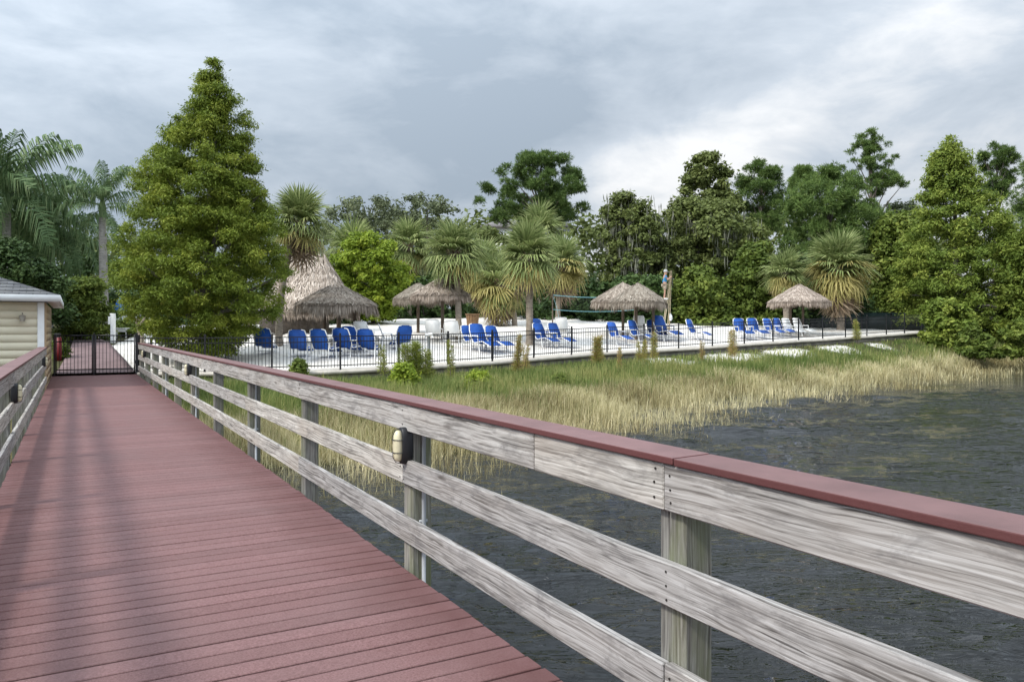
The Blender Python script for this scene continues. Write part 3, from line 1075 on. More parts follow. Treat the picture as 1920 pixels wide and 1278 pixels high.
def build_fence():
    root = empty('picket_fence', (0, 0, 0))
    tag(root, 'long black metal picket fence between the sand beach and the lake grass', 'fence')
    total = FS[-1]
    post_me = cham_box(0.058, 0.058, 1.26, 0.004, M_BLACK, 'post')
    cap_me = cham_box(0.07, 0.07, 0.03, 0.008, M_BLACK, 'post_cap')
    pk_me = cham_box(0.017, 0.017, 1.06, 0.002, M_BLACK, 'picket')
    sp = np.arange(0, total, 2.35)
    for s in sp:
        p, n = fence_pt(s)
        rz = math.atan2(-n[0], n[1])
        po = link('post', post_me, root, (p[0] + n[0] * 0.08, p[1] + n[1] * 0.08, p[2] + 0.03 + 0.63), (random.uniform(-.008, .008), random.uniform(-.008, .008), rz))
        link('post_cap', cap_me, po, (0, 0, 0.645))
    for a, b in zip(sp[:-1], sp[1:]):
        p0, n0 = fence_pt(a)
        p1, n1 = fence_pt(b)
        q0 = Vector((p0[0] + n0[0] * .08, p0[1] + n0[1] * .08, p0[2]))
        q1 = Vector((p1[0] + n1[0] * .08, p1[1] + n1[1] * .08, p1[2]))
        dr = (q1 - q0)
        L_ = dr.length
        X = dr.normalized()
        Yv = Vector((0, 0, 1)).cross(X).normalized()
        Zv = X.cross(Yv)
        mt = Matrix((X, Yv, Zv)).transposed().to_4x4()
        for z in (1.20, 1.02, 0.19):
            mt2 = mt.copy()
            mt2.translation = (q0 + q1) / 2 + Vector((0, 0, z))
            link('rail', cham_box(round(L_ - 0.06, 2), 0.028, 0.034, 0.003, M_BLACK, 'rail'), root, mtx=mt2)
    rest = MB()
    ss = [s for s in np.arange(0.12, total, 0.118) if abs((s / 2.35) - round(s / 2.35)) > 0.02]
    far = sorted(ss, key=lambda s: fence_pt(s)[0][1])
    near = set(far[:295])
    for s in ss:
        p, n = fence_pt(s)
        loc = (p[0] + n[0] * 0.08, p[1] + n[1] * 0.08, p[2] + 0.09 + 0.56)
        if s in near:
            link('picket', pk_me, root, loc, (0, 0, math.atan2(-n[0], n[1])))
        else:
            rest.box((loc[0] - .008, loc[1] - .008, loc[2] - .53), (loc[0] + .008, loc[1] + .008, loc[2] + .53))
    o = rest.obj('far_pickets', M_BLACK, root)
    o['kind'] = 'stuff'


build_fence()

# ------------------------------------------------------------------ foliage machinery


def unit(n, r=rng):
    v = r.normal(size=(n, 3))
    return v / (np.linalg.norm(v, axis=1, keepdims=True) + 1e-9)


def norm(v):
    return v / (np.linalg.norm(v, axis=1, keepdims=True) + 1e-9)


def cards(C, T, N, Ln, Wd):
    """rhombic leaves: centres, long axes, normals, lengths, widths"""
    T = norm(T)
    B = norm(np.cross(N, T))
    Ln = np.broadcast_to(np.asarray(Ln, float), (len(C),))[:, None]
    Wd = np.broadcast_to(np.asarray(Wd, float), (len(C),))[:, None]
    V = np.stack([C - T * Ln / 2, C + B * Wd / 2, C + T * Ln / 2, C - B * Wd / 2], 1).reshape(-1, 3)
    Q = np.arange(len(C) * 4).reshape(-1, 4)
    return V, Q


def clumps_from_profile(profile, d, n, rc, depth=1.0, r=rng, shell=0.45):
    """clump centres (N,3) and radii inside a crown whose outline, seen from the water, is given row by row (photo row, left, right)"""
    pr = np.array(profile, float)
    ys, l, r_ = pr[:, 0], pr[:, 1], pr[:, 2]
    yy = np.linspace(ys[0], ys[-1], 200)
    w = np.maximum(np.interp(yy, ys, r_ - l), 1)
    cdf = np.cumsum(w) / w.sum()
    py = np.interp(r.uniform(size=n), cdf, yy)
    cl, cr = np.interp(py, ys, l), np.interp(py, ys, r_)
    mpp = d / F
    hw = (cr - cl) / 2 * mpp
    rad = rc * r.uniform(0.6, 1.15, n)
    rad = np.minimum(rad, np.maximum(hw * 0.8, rc * 0.35))
    rr = r.uniform(size=n) ** shell
    ph = r.uniform(0, 2 * np.pi, n)
    ex = np.maximum(hw - rad * 0.75, 0.02)
    x = ((cl + cr) / 2 - CX) * mpp + np.cos(ph) * rr * ex
    y = d + np.sin(ph) * rr * ex * depth
    z = H - (py - HZ) * mpp
    ztop, zbot = H - (ys[0] - HZ) * mpp, H - (ys[-1] - HZ) * mpp
    z = np.clip(z, zbot + rad * 0.5, np.maximum(ztop - rad * 0.6, zbot + rad * 0.5))
    return np.stack([x, y, z], -1), rad


def leaf_cloud(C, rad, n, Ln, Wd, flat=0.65, droop=0.0, up=0.6, r=rng, fill=0.4, jitter=0.5, stray=0.3):
    """leaves scattered through clumps; returns verts, quads, tint"""
    p = rad ** 2
    k = r.choice(len(C), n, p=p / p.sum())
    dr = unit(n, r)
    rr = r.uniform(size=n) ** fill
    rr = rr * (1 + 0.7 * (r.uniform(size=n) < stray) * r.uniform(size=n))
    P = C[k] + dr * (rr * rad[k])[:, None] * np.array([1, 1, flat])
    N = norm(dr * np.array([0.6, 0.6, 0.6]) + np.array([0, 0, up]) + r.normal(size=(n, 3)) * jitter)
    T = np.cross(N, unit(n, r))
    T = T + np.array([0, 0, -droop]) + dr * 0.4 * (droop > 0)
    s = r.uniform(0.65, 1.35, n)
    V, Q = cards(P, T, N, Ln * s, Wd * s)
    ct = r.uniform(0, 1, len(C))
    tint = np.clip(0.45 * ct[k] + 0.35 * r.uniform(size=n) + 0.12 + 0.1 * dr[:, 2] * 0, 0, 1)
    return V, Q, np.repeat(tint, 4)


def tufts(C, rad, nt_, per, Ln, Wd, flat=0.7, r=rng):
    """needle tufts through clumps: starbursts of narrow needles"""
    p = rad ** 2
    k = r.choice(len(C), nt_, p=p / p.sum())
    dr = unit(nt_, r)
    P = C[k] + dr * (r.uniform(size=nt_) ** 0.5 * rad[k] * (1 + 0.6 * (r.uniform(size=nt_) < 0.25) * r.uniform(size=nt_)))[:, None] * np.array([1, 1, flat])
    ax = norm(dr + np.array([0, 0, 0.7]) + r.normal(size=(nt_, 3)) * 0.3)
    ti = np.clip(r.uniform(size=nt_) * 0.8 + 0.1, 0, 1)
    P2 = np.repeat(P, per, 0)
    D = norm(np.repeat(ax, per, 0) * 0.75 + unit(nt_ * per, r))
    L = Ln * r.uniform(0.7, 1.2, nt_ * per)
    V, Q = cards(P2 + D * (L / 2)[:, None], D, unit(nt_ * per, r), L, Wd)
    return V, Q, np.repeat(np.clip(np.repeat(ti, per) + r.normal(size=nt_ * per) * 0.1, 0, 1), 4)


def limbs(m, base, top, C, rad, r0, n=10, r=rng, bend=0.3):
    """trunk plus limbs reaching for the clumps, added to mesh builder m"""
    base, top = np.array(base, float), np.array(top, float)
    tt = np.linspace(0, 1, 9)[:, None]
    path = base + (top - base) * tt
    h = np.linalg.norm(top - base)
    path[:, 0] += np.sin(tt[:, 0] * 5 + r.uniform(0, 6)) * bend * 0.03 * h * tt[:, 0]
    path[:, 1] += np.sin(tt[:, 0] * 4 + r.uniform(0, 6)) * bend * 0.03 * h * tt[:, 0]
    rd = r0 * (1 - 0.85 * tt[:, 0])
    rd[0] *= 1.35
    m.tube(path, rd, 9)
    for i in r.choice(len(C), min(n, len(C)), replace=False):
        e = C[i]
        f = np.clip((e[2] - base[2]) / max(top[2] - base[2], 0.1) - 0.22, 0.15, 0.93)
        s = np.array([np.interp(f, tt[:, 0], path[:, j]) for j in range(3)])
        rs = float(np.interp(f, tt[:, 0], rd)) * 0.55
        mid = (s + e) / 2 + np.array([0, 0, 0.06 * np.linalg.norm(e - s)])
        m.tube([s, (s + mid) / 2, mid, (mid + e) / 2, e], [rs, rs * .8, rs * .6, rs * .4, rs * .15], 6)


def tree(name, label, group, profile, d, mat, n_clump, rc, n_leaf, Ln, Wd, trunk=None, r0=0.18, bk=None, kind='leaf', flat=0.65, depth=1.0, droop=0.0, up=0.6,
         shell=0.45, nl=10, base_px=None, cat='tree', moss=0, seed=0, fill=0.4, jitter=0.5):
    r = np.random.default_rng(1000 + seed)
    pr = np.array(profile, float)
    if d > 45 and name not in ('pine_tree', 'cypress_tree'):
        n_leaf, Ln, Wd = int(n_leaf * 0.72), Ln * 1.12, Wd * 1.18
    if kind == 'leaf':
        n_clump, rc = int(n_clump * 1.5), rc * 0.8
    C, rad = clumps_from_profile(profile, d, n_clump, rc, depth, r, shell)
    mx = float(np.interp(pr[-1, 0], pr[:, 0], (pr[:, 1] + pr[:, 2]) / 2))
    bpx = base_px if base_px is not None else mx
    g = ground_at(bpx, d)
    root = empty(name, g)
    tag(root, label, cat, group)
    off = np.array(g)
    ztop = H - (pr[0, 0] - HZ) / F * d
    tx = float((pr[0, 1] + pr[0, 2]) / 2)
    m = MB()
    top = (W(tx, pr[0, 0], d).x, d, g.z + (ztop - g.z) * 0.93)
    limbs(m, (g.x, g.y, g.z - 0.2), top, C, rad, r0, nl, r)
    mm = m.mesh('trunk', bk or M_BARK, smooth=True)
    mm.transform(Matrix.Translation(-g))
    link('trunk', mm, root)
    if kind == 'leaf':
        V, Q, ti = leaf_cloud(C, rad, n_leaf, Ln, Wd, flat, droop, up, r, fill, jitter)
    else:
        V, Q, ti = tufts(C, rad, n_leaf // 10, 10, Ln, Wd, flat, r)
    o = link('crown', mesh_np('crown', V - off, Q, mat, {'tint': ti}), root)
    if moss:
        k = r.choice(len(C), moss)
        P = C[k] + (r.normal(size=(moss, 3)) * (rad[k] * 0.55)[:, None])
        P = np.repeat(P, 5, 0) + r.normal(size=(moss * 5, 3)) * np.array([.15, .15, .1])
        Lm = r.uniform(0.5, 1.6, len(P))
        T = np.array([0, 0, -1.0]) + r.normal(size=(len(P), 3)) * 0.08
        N = r.normal(size=(len(P), 3)) * np.array([1, 1, 0.05])
        V, Q = cards(P - np.array([0, 0, 1]) * (Lm / 2)[:, None], T, norm(N), Lm, 0.09)
        link('hanging_moss', mesh_np('hanging_moss', V - off, Q, F_MOSS, {'tint': np.repeat(r.uniform(size=len(P)), 4)}), root)
    return root


# --- big cypress at the water's edge
tree('cypress_tree', 'tall cone-shaped yellow-green cypress rising beside the gate end of the railing', None,
     [(108, 388, 412), (140, 374, 424), (165, 365, 420), (178, 342, 462), (215, 338, 480), (260, 300, 478), (300, 272, 492), (340, 246, 497), (400, 240, 528), (455, 222, 545), (500, 214, 552), (545, 214, 548), (590, 236, 525), (625, 268, 480), (645, 300, 460), (668, 330, 445)],
     30.0, F_CYP, 700, 0.50, 225000, 0.14, 0.040, r0=0.26, bk=M_BARKG, flat=0.6, depth=0.95, droop=0.35, up=0.5, shell=0.42, nl=22, base_px=383, seed=1, fill=0.5, jitter=0.6)


# --- palms
def sabal_frond(name, mat, droop, fold, seed, n=25):
    r = np.random.default_rng(seed)
    m = MB()
    p = 0.62
    tint = []
    m.add([(0, -.018, 0), (0, .018, 0), (p, .012, -0.10 * droop * p), (p, -.012, -0.10 * droop * p)], [[(0, 1, 2, 3)]])
    tint += [0.5] * 4
    z0 = -0.10 * droop * p
    for i in range(n):
        a = R(-128 + 256 * i / (n - 1)) + r.normal(0, 0.04)
        Lf = (0.80 + 0.22 * math.cos(a)) * r.uniform(0.9, 1.08)
        dx, dy = math.cos(a), math.sin(a)
        bx, by = p + dx * .04, dy * .04
        w = 0.058
        px_, py_ = -dy * w, dx * w
        mid, z1 = 0.55 * Lf, z0 - droop * 0.16 * Lf + fold * abs(dy) * 0.25
        z2 = z0 - droop * (0.44 + 0.2 * r.uniform()) * Lf + fold * abs(dy) * 0.22
        ex = p + dx * Lf * (1 - 0.12 * droop)
        ey = dy * Lf * (1 - 0.12 * droop)
        V = [(bx - px_ * .4, by - py_ * .4, z0), (bx + px_ * .4, by + py_ * .4, z0), (p + dx * mid + px_ * .5, dy * mid + py_ * .5, z1), (p + dx * mid - px_ * .5, dy * mid - py_ * .5, z1), (ex, ey, z2)]
        m.add(V, [[(0, 1, 2, 3)], [(3, 2, 4)]])
        b = r.uniform(0.2, 0.9)
        tint += [b * .8, b * .8, b, b, min(1, b + .25)]
    return m.mesh(name, mat, {'tint': tint})


FR_G = [sabal_frond('frond', F_PALM, dr, fo, s) for dr, fo, s in ((0.35, 1.0, 1), (0.7, 0.8, 2), (1.0, 0.5, 3))]
FR_Y = [sabal_frond('frond', F_PALMY, dr, fo, s) for dr, fo, s in ((0.9, 0.5, 4), (1.2, 0.3, 5))]
FR_D = [sabal_frond('frond', F_PALMD, dr, fo, s, 16) for dr, fo, s in ((0.9, -0.4, 6), (0.5, -0.9, 7))]


def frond_matrix(az, el, roll, scale):
    X = Vector((math.cos(el) * math.cos(az), math.cos(el) * math.sin(az), math.sin(el)))
    Yv = Vector((-math.sin(az), math.cos(az), 0))
    Zv = X.cross(Yv)
    m = Matrix((X, Yv, Zv)).transposed()
    return (m @ Matrix.Rotation(roll, 3, 'X') * scale).to_4x4()


def sabal(label, base, top, size, n=32, yellow=0.2, dead=0, r0=0.17, boots=1.0, seed=0, lowest=-50, group='sabal palms around the sand beach', bk=None):
    """fan palm: base and heart of the crown as points; size = crown radius"""
    r = random.Random(seed)
    base, top = Vector(base), Vector(top)
    root = empty('fan_palm', base)
    tag(root, label, 'palm tree', group)
    rel = top - base
    m = MB()
    tt = np.linspace(0, 1, 12)
    path = np.stack([rel.x * tt ** 2.6, rel.y * tt, -0.15 + (rel.z + 0.15) * tt], -1)
    rad = r0 * (1.0 + 0.25 * np.exp(-tt * 14) + 0.05 * np.sin(tt * 40))
    m.tube(path, rad, 12)
    m.obj('trunk', bk or M_PTRUNK, root, smooth=True)
    if boots:
        b = MB()
        h = boots
        k = 0
        z = rel.z - h
        while z < rel.z:
            a = k * 2.4
            f = (z - (rel.z - h)) / h
            P = Vector((rel.x * (z / rel.z) ** 2.6, rel.y * z / rel.z, z))
            dirv = Vector((math.cos(a), math.sin(a), 0.55))
            q0 = P + Vector((math.cos(a), math.sin(a), 0)) * r0 * 0.75
            tl = 0.26 + 0.16 * f
            side = Vector((-math.sin(a), math.cos(a), 0)) * 0.05
            q1 = q0 + dirv * tl
            th = Vector((0, 0, 0.035))
            b.add([q0 - side, q0 + side, q1 + side * .5, q1 - side * .5, q0 - side - th, q0 + side - th, q1 + side * .5 - th, q1 - side * .5 - th],
                  [[(0, 1, 2, 3), (7, 6, 5, 4), (0, 4, 5, 1), (1, 5, 6, 2), (2, 6, 7, 3), (3, 7, 4, 0)]])
            z += 0.028
            k += 1
        b.obj('leaf_boots', M_BOOT, root)
    sc = size / 1.6
    for i in range(n):
        f = (i + 0.5) / n
        el = R(82 - (82 - lowest) * f ** 0.9 + r.uniform(-9, 9))
        az = i * 2.39996 + r.uniform(-.3, .3)
        if r.random() < min(0.95, max(0.0, (f - (0.92 - yellow * 1.3)) / 0.35)):
            me = r.choice(FR_Y)
        else:
            me = FR_G[0] if f < 0.3 else (FR_G[1] if f < 0.62 else FR_G[2])
        mt = frond_matrix(az, el, r.uniform(-.35, .35), sc * r.uniform(0.85, 1.1))
        mt.translation = rel + Vector((0, 0, -0.25 * f * sc))
        link('frond', me, root, mtx=mt)
    for i in range(dead):
        el = R(r.uniform(-86, -58))
        az = i * 2.39996 + r.uniform(-.4, .4)
        mt = frond_matrix(az, el, r.uniform(-.5, .5), sc * r.uniform(0.8, 1.05))
        mt.translation = rel + Vector((math.cos(az) * .15, math.sin(az) * .15, -0.3 * sc - r.uniform(0, .35) * sc))
        link('frond', r.choice(FR_D), root, mtx=mt)
    return root


def palm_px(label, bpx, bpy, tpx, tpy, rpx, d=None, **kw):
    b = ground_hit(bpx, bpy) if d is None else ground_at(bpx, d)
    t = W(tpx, tpy, b.y)
    return sabal(label, b, t, rpx * b.y / F, **kw)


palm_px('fan palm with a leaning grey trunk between the cypress and the thatched bar', 523, 668, 562, 415, 76, n=54, yellow=0.14, dead=5, seed=11, r0=0.16, boots=0.9, d=35, lowest=-28)
palm_px('fan palm standing in front of the two-peaked thatched umbrella', 860, 641, 852, 470, 74, n=54, yellow=0.16, lowest=-38, dead=2, seed=12, r0=0.155, boots=1.5)
palm_px('largest fan palm, with criss-cross leaf boots, at the middle of the beach', 993, 646, 990, 478, 76, n=60, yellow=0.14, lowest=-38, dead=2, seed=13, r0=0.175, boots=1.2)
palm_px('fan palm with brownish lower fronds just behind the largest palm', 1046, 606, 1056, 492, 64, n=48, yellow=0.42, dead=8, seed=14, r0=0.17, boots=1.0)
palm_px('short yellowing fan palm with dead skirt behind the front two palms', 965, 611, 936, 530, 70, n=40, yellow=0.5, dead=22, seed=15, r0=0.17, boots=0.8, lowest=-60)
palm_px('fan palm whose crown shows between the two front palms', 926, 608, 905, 500, 66, n=38, yellow=0.45, dead=12, seed=16, r0=0.17, boots=0.8, lowest=-60)
palm_px('pale fan palm crown rising above the largest palm', 1012, 606, 1012, 432, 62, n=40, yellow=0.15, dead=0, seed=17, d=66)
palm_px('fan palm half hidden behind the left side of the lime shrub', 665, 600, 662, 466, 66, n=40, yellow=0.15, dead=0, seed=18, d=58)
palm_px('fan palm peeping between the lime shrub and the front palm', 768, 600, 765, 458, 64, n=40, yellow=0.15, dead=0, seed=19, d=60)
palm_px('smaller blue-green fan palm left of the single thatched umbrella top', 1474, 600, 1470, 510, 52, n=60, yellow=0.3, dead=8, seed=20, d=56, r0=0.2, boots=0.5, lowest=-60)
palm_px('broad fan palm with a hanging skirt of dead fronds behind the single umbrella', 1576, 608, 1570, 500, 78, n=95, yellow=0.42, dead=40, seed=21, d=57, r0=0.25, boots=0.6, lowest=-55)


# feather palms at the left edge
def feather_frond(seed, arch):
    r = np.random.default_rng(seed)
    m = MB()
    t = np.linspace(0, 1, 9)
    ang = arch[0] - (arch[0] - arch[1]) * t ** 1.2
    dx, dz = np.cos(ang), np.sin(ang)
    P = np.stack([np.concatenate([[0], np.cumsum((dx[1:] + dx[:-1]) / 2)]) / 8, np.zeros(9), np.concatenate([[0], np.cumsum((dz[1:] + dz[:-1]) / 2)]) / 8], -1)
    m.tube(P, 0.009 * (1.2 - t), 3, False)
    n0 = m.n
    ti = [0.6] * n0
    for i in range(34):
        s = 0.14 + 0.86 * i / 33
        c = np.array([np.interp(s, t, P[:, j]) for j in range(3)])
        a = float(np.interp(s, t, ang))
        tg = np.array([math.cos(a), 0, math.sin(a)])
        for sd in (-1, 1):
            Lf = 0.24 * (1 - 0.55 * abs(2 * s - 1) ** 2.5) * r.uniform(0.85, 1.15)
            o = tg * 0.45 + np.array([0, sd * 0.75, 0]) + r.normal(0, 0.12, 3)
            m1 = c + o * Lf * 0.5 + np.array([0, 0, 0.02])
            e = c + o * Lf * 0.72 + np.array([0, 0, -Lf * 0.75])
            w = tg * 0.011
            m.add([c - w * .6, c + w * .6, m1 + w, m1 - w, e], [[(0, 1, 2, 3)], [(3, 2, 4)]])
            b = r.uniform(0.15, 0.8)
            ti += [b, b, b + .1, b + .1, b + .2]
    return m.mesh('frond', F_QUEEN, {'tint': np.clip(ti, 0, 1)})


FF = [feather_frond(31, (R(55), R(-10))), feather_frond(32, (R(40), R(-55))), feather_frond(33, (R(15), R(-80))), feather_frond(34, (R(-25), R(-88)))]


def feather_palm(label, bpx, d, tpx, tpy, lpx, n, r0, seed, el0=78, el1=-30, bk=None, dead=False):
    r = random.Random(seed)
    b = ground_at(bpx, d)
    t = W(tpx, tpy, d)
    root = empty('feather_palm', b)
    tag(root, label, 'palm tree', 'feather palms behind the yellow building')
    rel = t - b
    m = MB()
    tt = np.linspace(0, 1, 12)
    m.tube(np.stack([rel.x * tt, rel.y * tt, -0.2 + (rel.z + 0.2) * tt], -1), r0 * (1.1 - 0.3 * tt), 12)
    m.obj('trunk', bk or M_PTRUNKG, root, smooth=True)
    m = MB()
    m.tube([rel - Vector((0, 0, .1)), rel + Vector((0, 0, .5)), rel + Vector((0, 0, 1.1))], [r0 * .8, r0 * .9, r0 * .3], 8)
    m.obj('crown_shaft', F_QUEEN, root, smooth=True, attrs={'tint': np.full(24, 0.7)})
    L_ = lpx * d / F
    for i in range(n):
        f = (i + 0.5) / n
        el = (el0 + (el1 - el0) * f)
        az = i * 2.39996 + r.uniform(-.25, .25)
        k = 0 if f < 0.3 else (1 if f < 0.6 else (2 if f < 0.85 else 3))
        mt = frond_matrix(az, R(el * 0.35), r.uniform(-.3, .3), L_ * r.uniform(.88, 1.1))
        mt.translation = rel + Vector((0, 0, 0.9 - 0.5 * f))
        link('frond', FF[k], root, mtx=mt)
    return root


feather_palm('tall feather palm with arching fronds at the far left edge', 14, 40, 12, 398, 165, 34, 0.24, 41, 80, -40)
feather_palm('slim feather palm with a pale ringed trunk beside the cypress', 196, 41, 192, 408, 92, 20, 0.22, 42, 85, 0)
feather_palm('dark feather palm with drooping fronds between the other two', 92, 46, 95, 455, 140, 26, 0.2, 43, 60, -60)
feather_palm('low feather palm whose brown trunk leans behind the hedge', 55, 44, 50, 470, 120, 22, 0.2, 44, 60, -60)

# --- trees
TG = 'trees behind the sand beach'
tree('evergreen_tree', 'dark dense evergreen hedge tree behind the roof of the yellow building', TG,
     [(448, -60, 20), (470, -90, 60), (500, -100, 95), (530, -100, 128), (570, -90, 132), (605, -60, 130)], 34, F_DARK, 90, 0.55, 22000, 0.2, 0.1, r0=0.15, seed=2, cat='tree', flat=0.8)
tree('evergreen_tree', 'dark tall backing tree behind the feather palms', TG,
     [(395, -40, 60), (430, -80, 130), (480, -90, 235), (540, -90, 240), (600, -90, 235)], 58, F_DARK, 110, 1.0, 20000, 0.34, 0.17, r0=0.3, seed=3)
tree('leafy_shrub', 'loose green shrub behind the left leaf of the gate', None,
     [(520, 130, 190), (555, 105, 205), (600, 100, 212), (640, 98, 205)], 37, F_MID, 60, 0.5, 14000, 0.17, 0.075, r0=0.06, seed=4, cat='shrub')
tree('leafy_shrub', 'small dark shrub at the foot of the yellow building beyond the gate', None,
     [(640, 100, 122), (660, 100, 132), (685, 100, 130)], 30.5, F_MID, 24, 0.22, 4000, 0.12, 0.05, r0=0.03, seed=44, cat='shrub')
tree('leafy_shrub', 'clipped green hedge bush beyond the white post', None,
     [(596, 225, 262), (612, 216, 300), (636, 215, 330)], 40, F_MID, 40, 0.35, 8000, 0.15, 0.07, r0=0.05, seed=5, cat='shrub')
tree('oak_tree', 'grey-green oak behind the thatched bar, left one of the far row', TG,
     [(372, 640, 730), (388, 600, 775), (430, 585, 790), (500, 590, 770), (590, 600, 760)], 84, F_OAKG, 130, 1.1, 17000, 0.36, 0.17, r0=0.35, seed=6)
tree('oak_tree', 'grey-green oak with spiky top behind the lime shrub', TG,
     [(364, 775, 830), (382, 730, 870), (410, 710, 890), (470, 720, 890), (590, 730, 880)], 86, F_OAKG, 130, 1.05, 17000, 0.36, 0.17, r0=0.35, seed=7)
tree('oak_tree', 'low dark oak filling the gap behind the palm group', TG,
     [(430, 900, 1000), (455, 870, 1110), (520, 860, 1130), (600, 860, 1130)], 80, F_OAK, 110, 1.1, 15000, 0.36, 0.18, r0=0.3, seed=8)
tree('shrub_tree', 'bright lime-green bushy tree between the two thatched umbrellas', None,
     [(435, 670, 700), (455, 630, 745), (480, 616, 765), (520, 616, 780), (560, 640, 770), (600, 660, 740)], 50, F_LIME, 130, 0.6, 34000, 0.22, 0.10, r0=0.12, seed=9, cat='tree', shell=0.35)
tree('pine_tree', 'broad rounded pine standing alone above the palm group', TG,
     [(283, 985, 1040), (300, 955, 1075), (325, 930, 1100), (350, 897, 1114), (380, 888, 1110), (400, 905, 1095), (420, 920, 1090)], 82, F_PINE, 135, 0.68, 60000, 0.44, 0.06, r0=0.34, kind='pine', base_px=1012, seed=10, nl=26, flat=0.6, shell=0.6, bk=M_BARK)
tree('oak_tree', 'dark oak hung with grey moss behind the umbrellas beside the ladder', TG,
     [(362, 1145, 1190), (385, 1125, 1225), (420, 1112, 1250), (480, 1112, 1265), (540, 1120, 1270), (595, 1130, 1270)], 66, F_OAK, 170, 0.95, 40000, 0.30, 0.15, r0=0.35, seed=22, moss=420, bk=M_BARKG)
tree('oak_tree', 'wide dark mossy oak standing behind the person on the ladder', TG,
     [(372, 1250, 1330), (400, 1225, 1420), (450, 1215, 1450), (510, 1230, 1440), (560, 1260, 1420), (600, 1270, 1400)], 68, F_OAK, 190, 1.0, 46000, 0.31, 0.16, r0=0.4, seed=23, moss=300, bk=M_BARKG)
tree('oak_tree', 'tall dark round-topped oak left of the flat-topped pine', TG,
     [(286, 1310, 1345), (305, 1285, 1370), (340, 1270, 1375), (390, 1265, 1400), (480, 1260, 1420)], 80, F_OAK, 150, 0.95, 32000, 0.35, 0.17, r0=0.35, seed=24)
tree('pine_tree', 'dark ragged pine between the round oak and the thin pine', TG,
     [(302, 1405, 1440), (330, 1380, 1470), (370, 1378, 1490), (430, 1390, 1480)], 84, F_PINE, 80, 0.66, 30000, 0.44, 0.06, r0=0.28, kind='pine', base_px=1430, seed=25, nl=20, flat=0.6)
tree('pine_tree', 'small open pine crown tucked left of the bushy round pine', TG,
     [(312, 1495, 1520), (335, 1475, 1535), (365, 1470, 1540)], 88, F_PINE, 34, 0.6, 12000, 0.46, 0.065, r0=0.2, kind='pine', base_px=1505, seed=26, nl=12)
tree('pine_tree', 'bushy round bright-green pine behind the broad fan palm', TG,
     [(316, 1530, 1575), (340, 1490, 1620), (375, 1465, 1645), (420, 1455, 1665), (470, 1455, 1660), (520, 1470, 1640)], 70, F_PINE, 150, 0.9, 72000, 0.42, 0.065, r0=0.3, kind='pine', base_px=1560, seed=27, nl=14, flat=0.8)
tree('pine_tree', 'tall thin pine with a bare trunk and flat tiered crown', TG,
     [(246, 1615, 1650), (262, 1598, 1668), (290, 1588, 1672), (312, 1572, 1690), (330, 1600, 1700), (350, 1580, 1706), (365, 1620, 1665)], 82, F_PINE, 64, 0.44, 21000, 0.40, 0.05, r0=0.34, kind='pine', base_px=1634, seed=28, nl=16, flat=0.5, shell=0.75)
tree('pine_tree', 'pine crown showing behind the right-hand cypress top', TG,
     [(270, 1850, 1885), (295, 1835, 1905), (330, 1830, 1910), (370, 1850, 1890)], 84, F_PINE, 50, 0.52, 17000, 0.42, 0.055, r0=0.28, kind='pine', base_px=1865, seed=29, nl=14)
tree('pine_tree', 'dark pine cut off by the right edge of the picture', TG,
     [(300, 1905, 1960), (340, 1885, 2000), (420, 1870, 2040), (520, 1860, 2060)], 78, F_PINE, 70, 0.95, 40000, 0.44, 0.06, r0=0.3, kind='pine', base_px=1945, seed=30, nl=14)
tree('oak_tree', 'low grey tree in the gap between the thin pine and the cypress', TG,
     [(378, 1660, 1720), (400, 1640, 1740), (440, 1620, 1750), (520, 1620, 1750)], 86, F_OAKG, 60, 1.0, 11000, 0.36, 0.17, r0=0.25, seed=31)
tree('cypress_tree', 'broad yellow-green cypress at the right end of the lakeside fence', TG,
     [(252, 1772, 1790), (280, 1752, 1812), (305, 1735, 1826), (340, 1722, 1850), (390, 1712, 1880), (440, 1690, 1925), (490, 1668, 1960), (550, 1662, 1980), (600, 1680, 1990), (640, 1730, 1990)],
     58, F_CYP2, 430, 0.9, 118000, 0.27, 0.095, r0=0.3, bk=M_BARKG, flat=0.6, droop=0.25, base_px=1800, seed=32, nl=30, depth=0.7, fill=0.5)
tree('cypress_tree', 'second yellow-green cypress leaning in from the right edge', TG,
     [(420, 1915, 1960), (470, 1885, 2010), (540, 1870, 2040), (620, 1880, 2040)], 54, F_CYP2, 170, 0.85, 38000, 0.27, 0.095, r0=0.25, bk=M_BARKG, base_px=1950, seed=33, nl=16, droop=0.25)
SG = 'shrubs along the back of the beach'
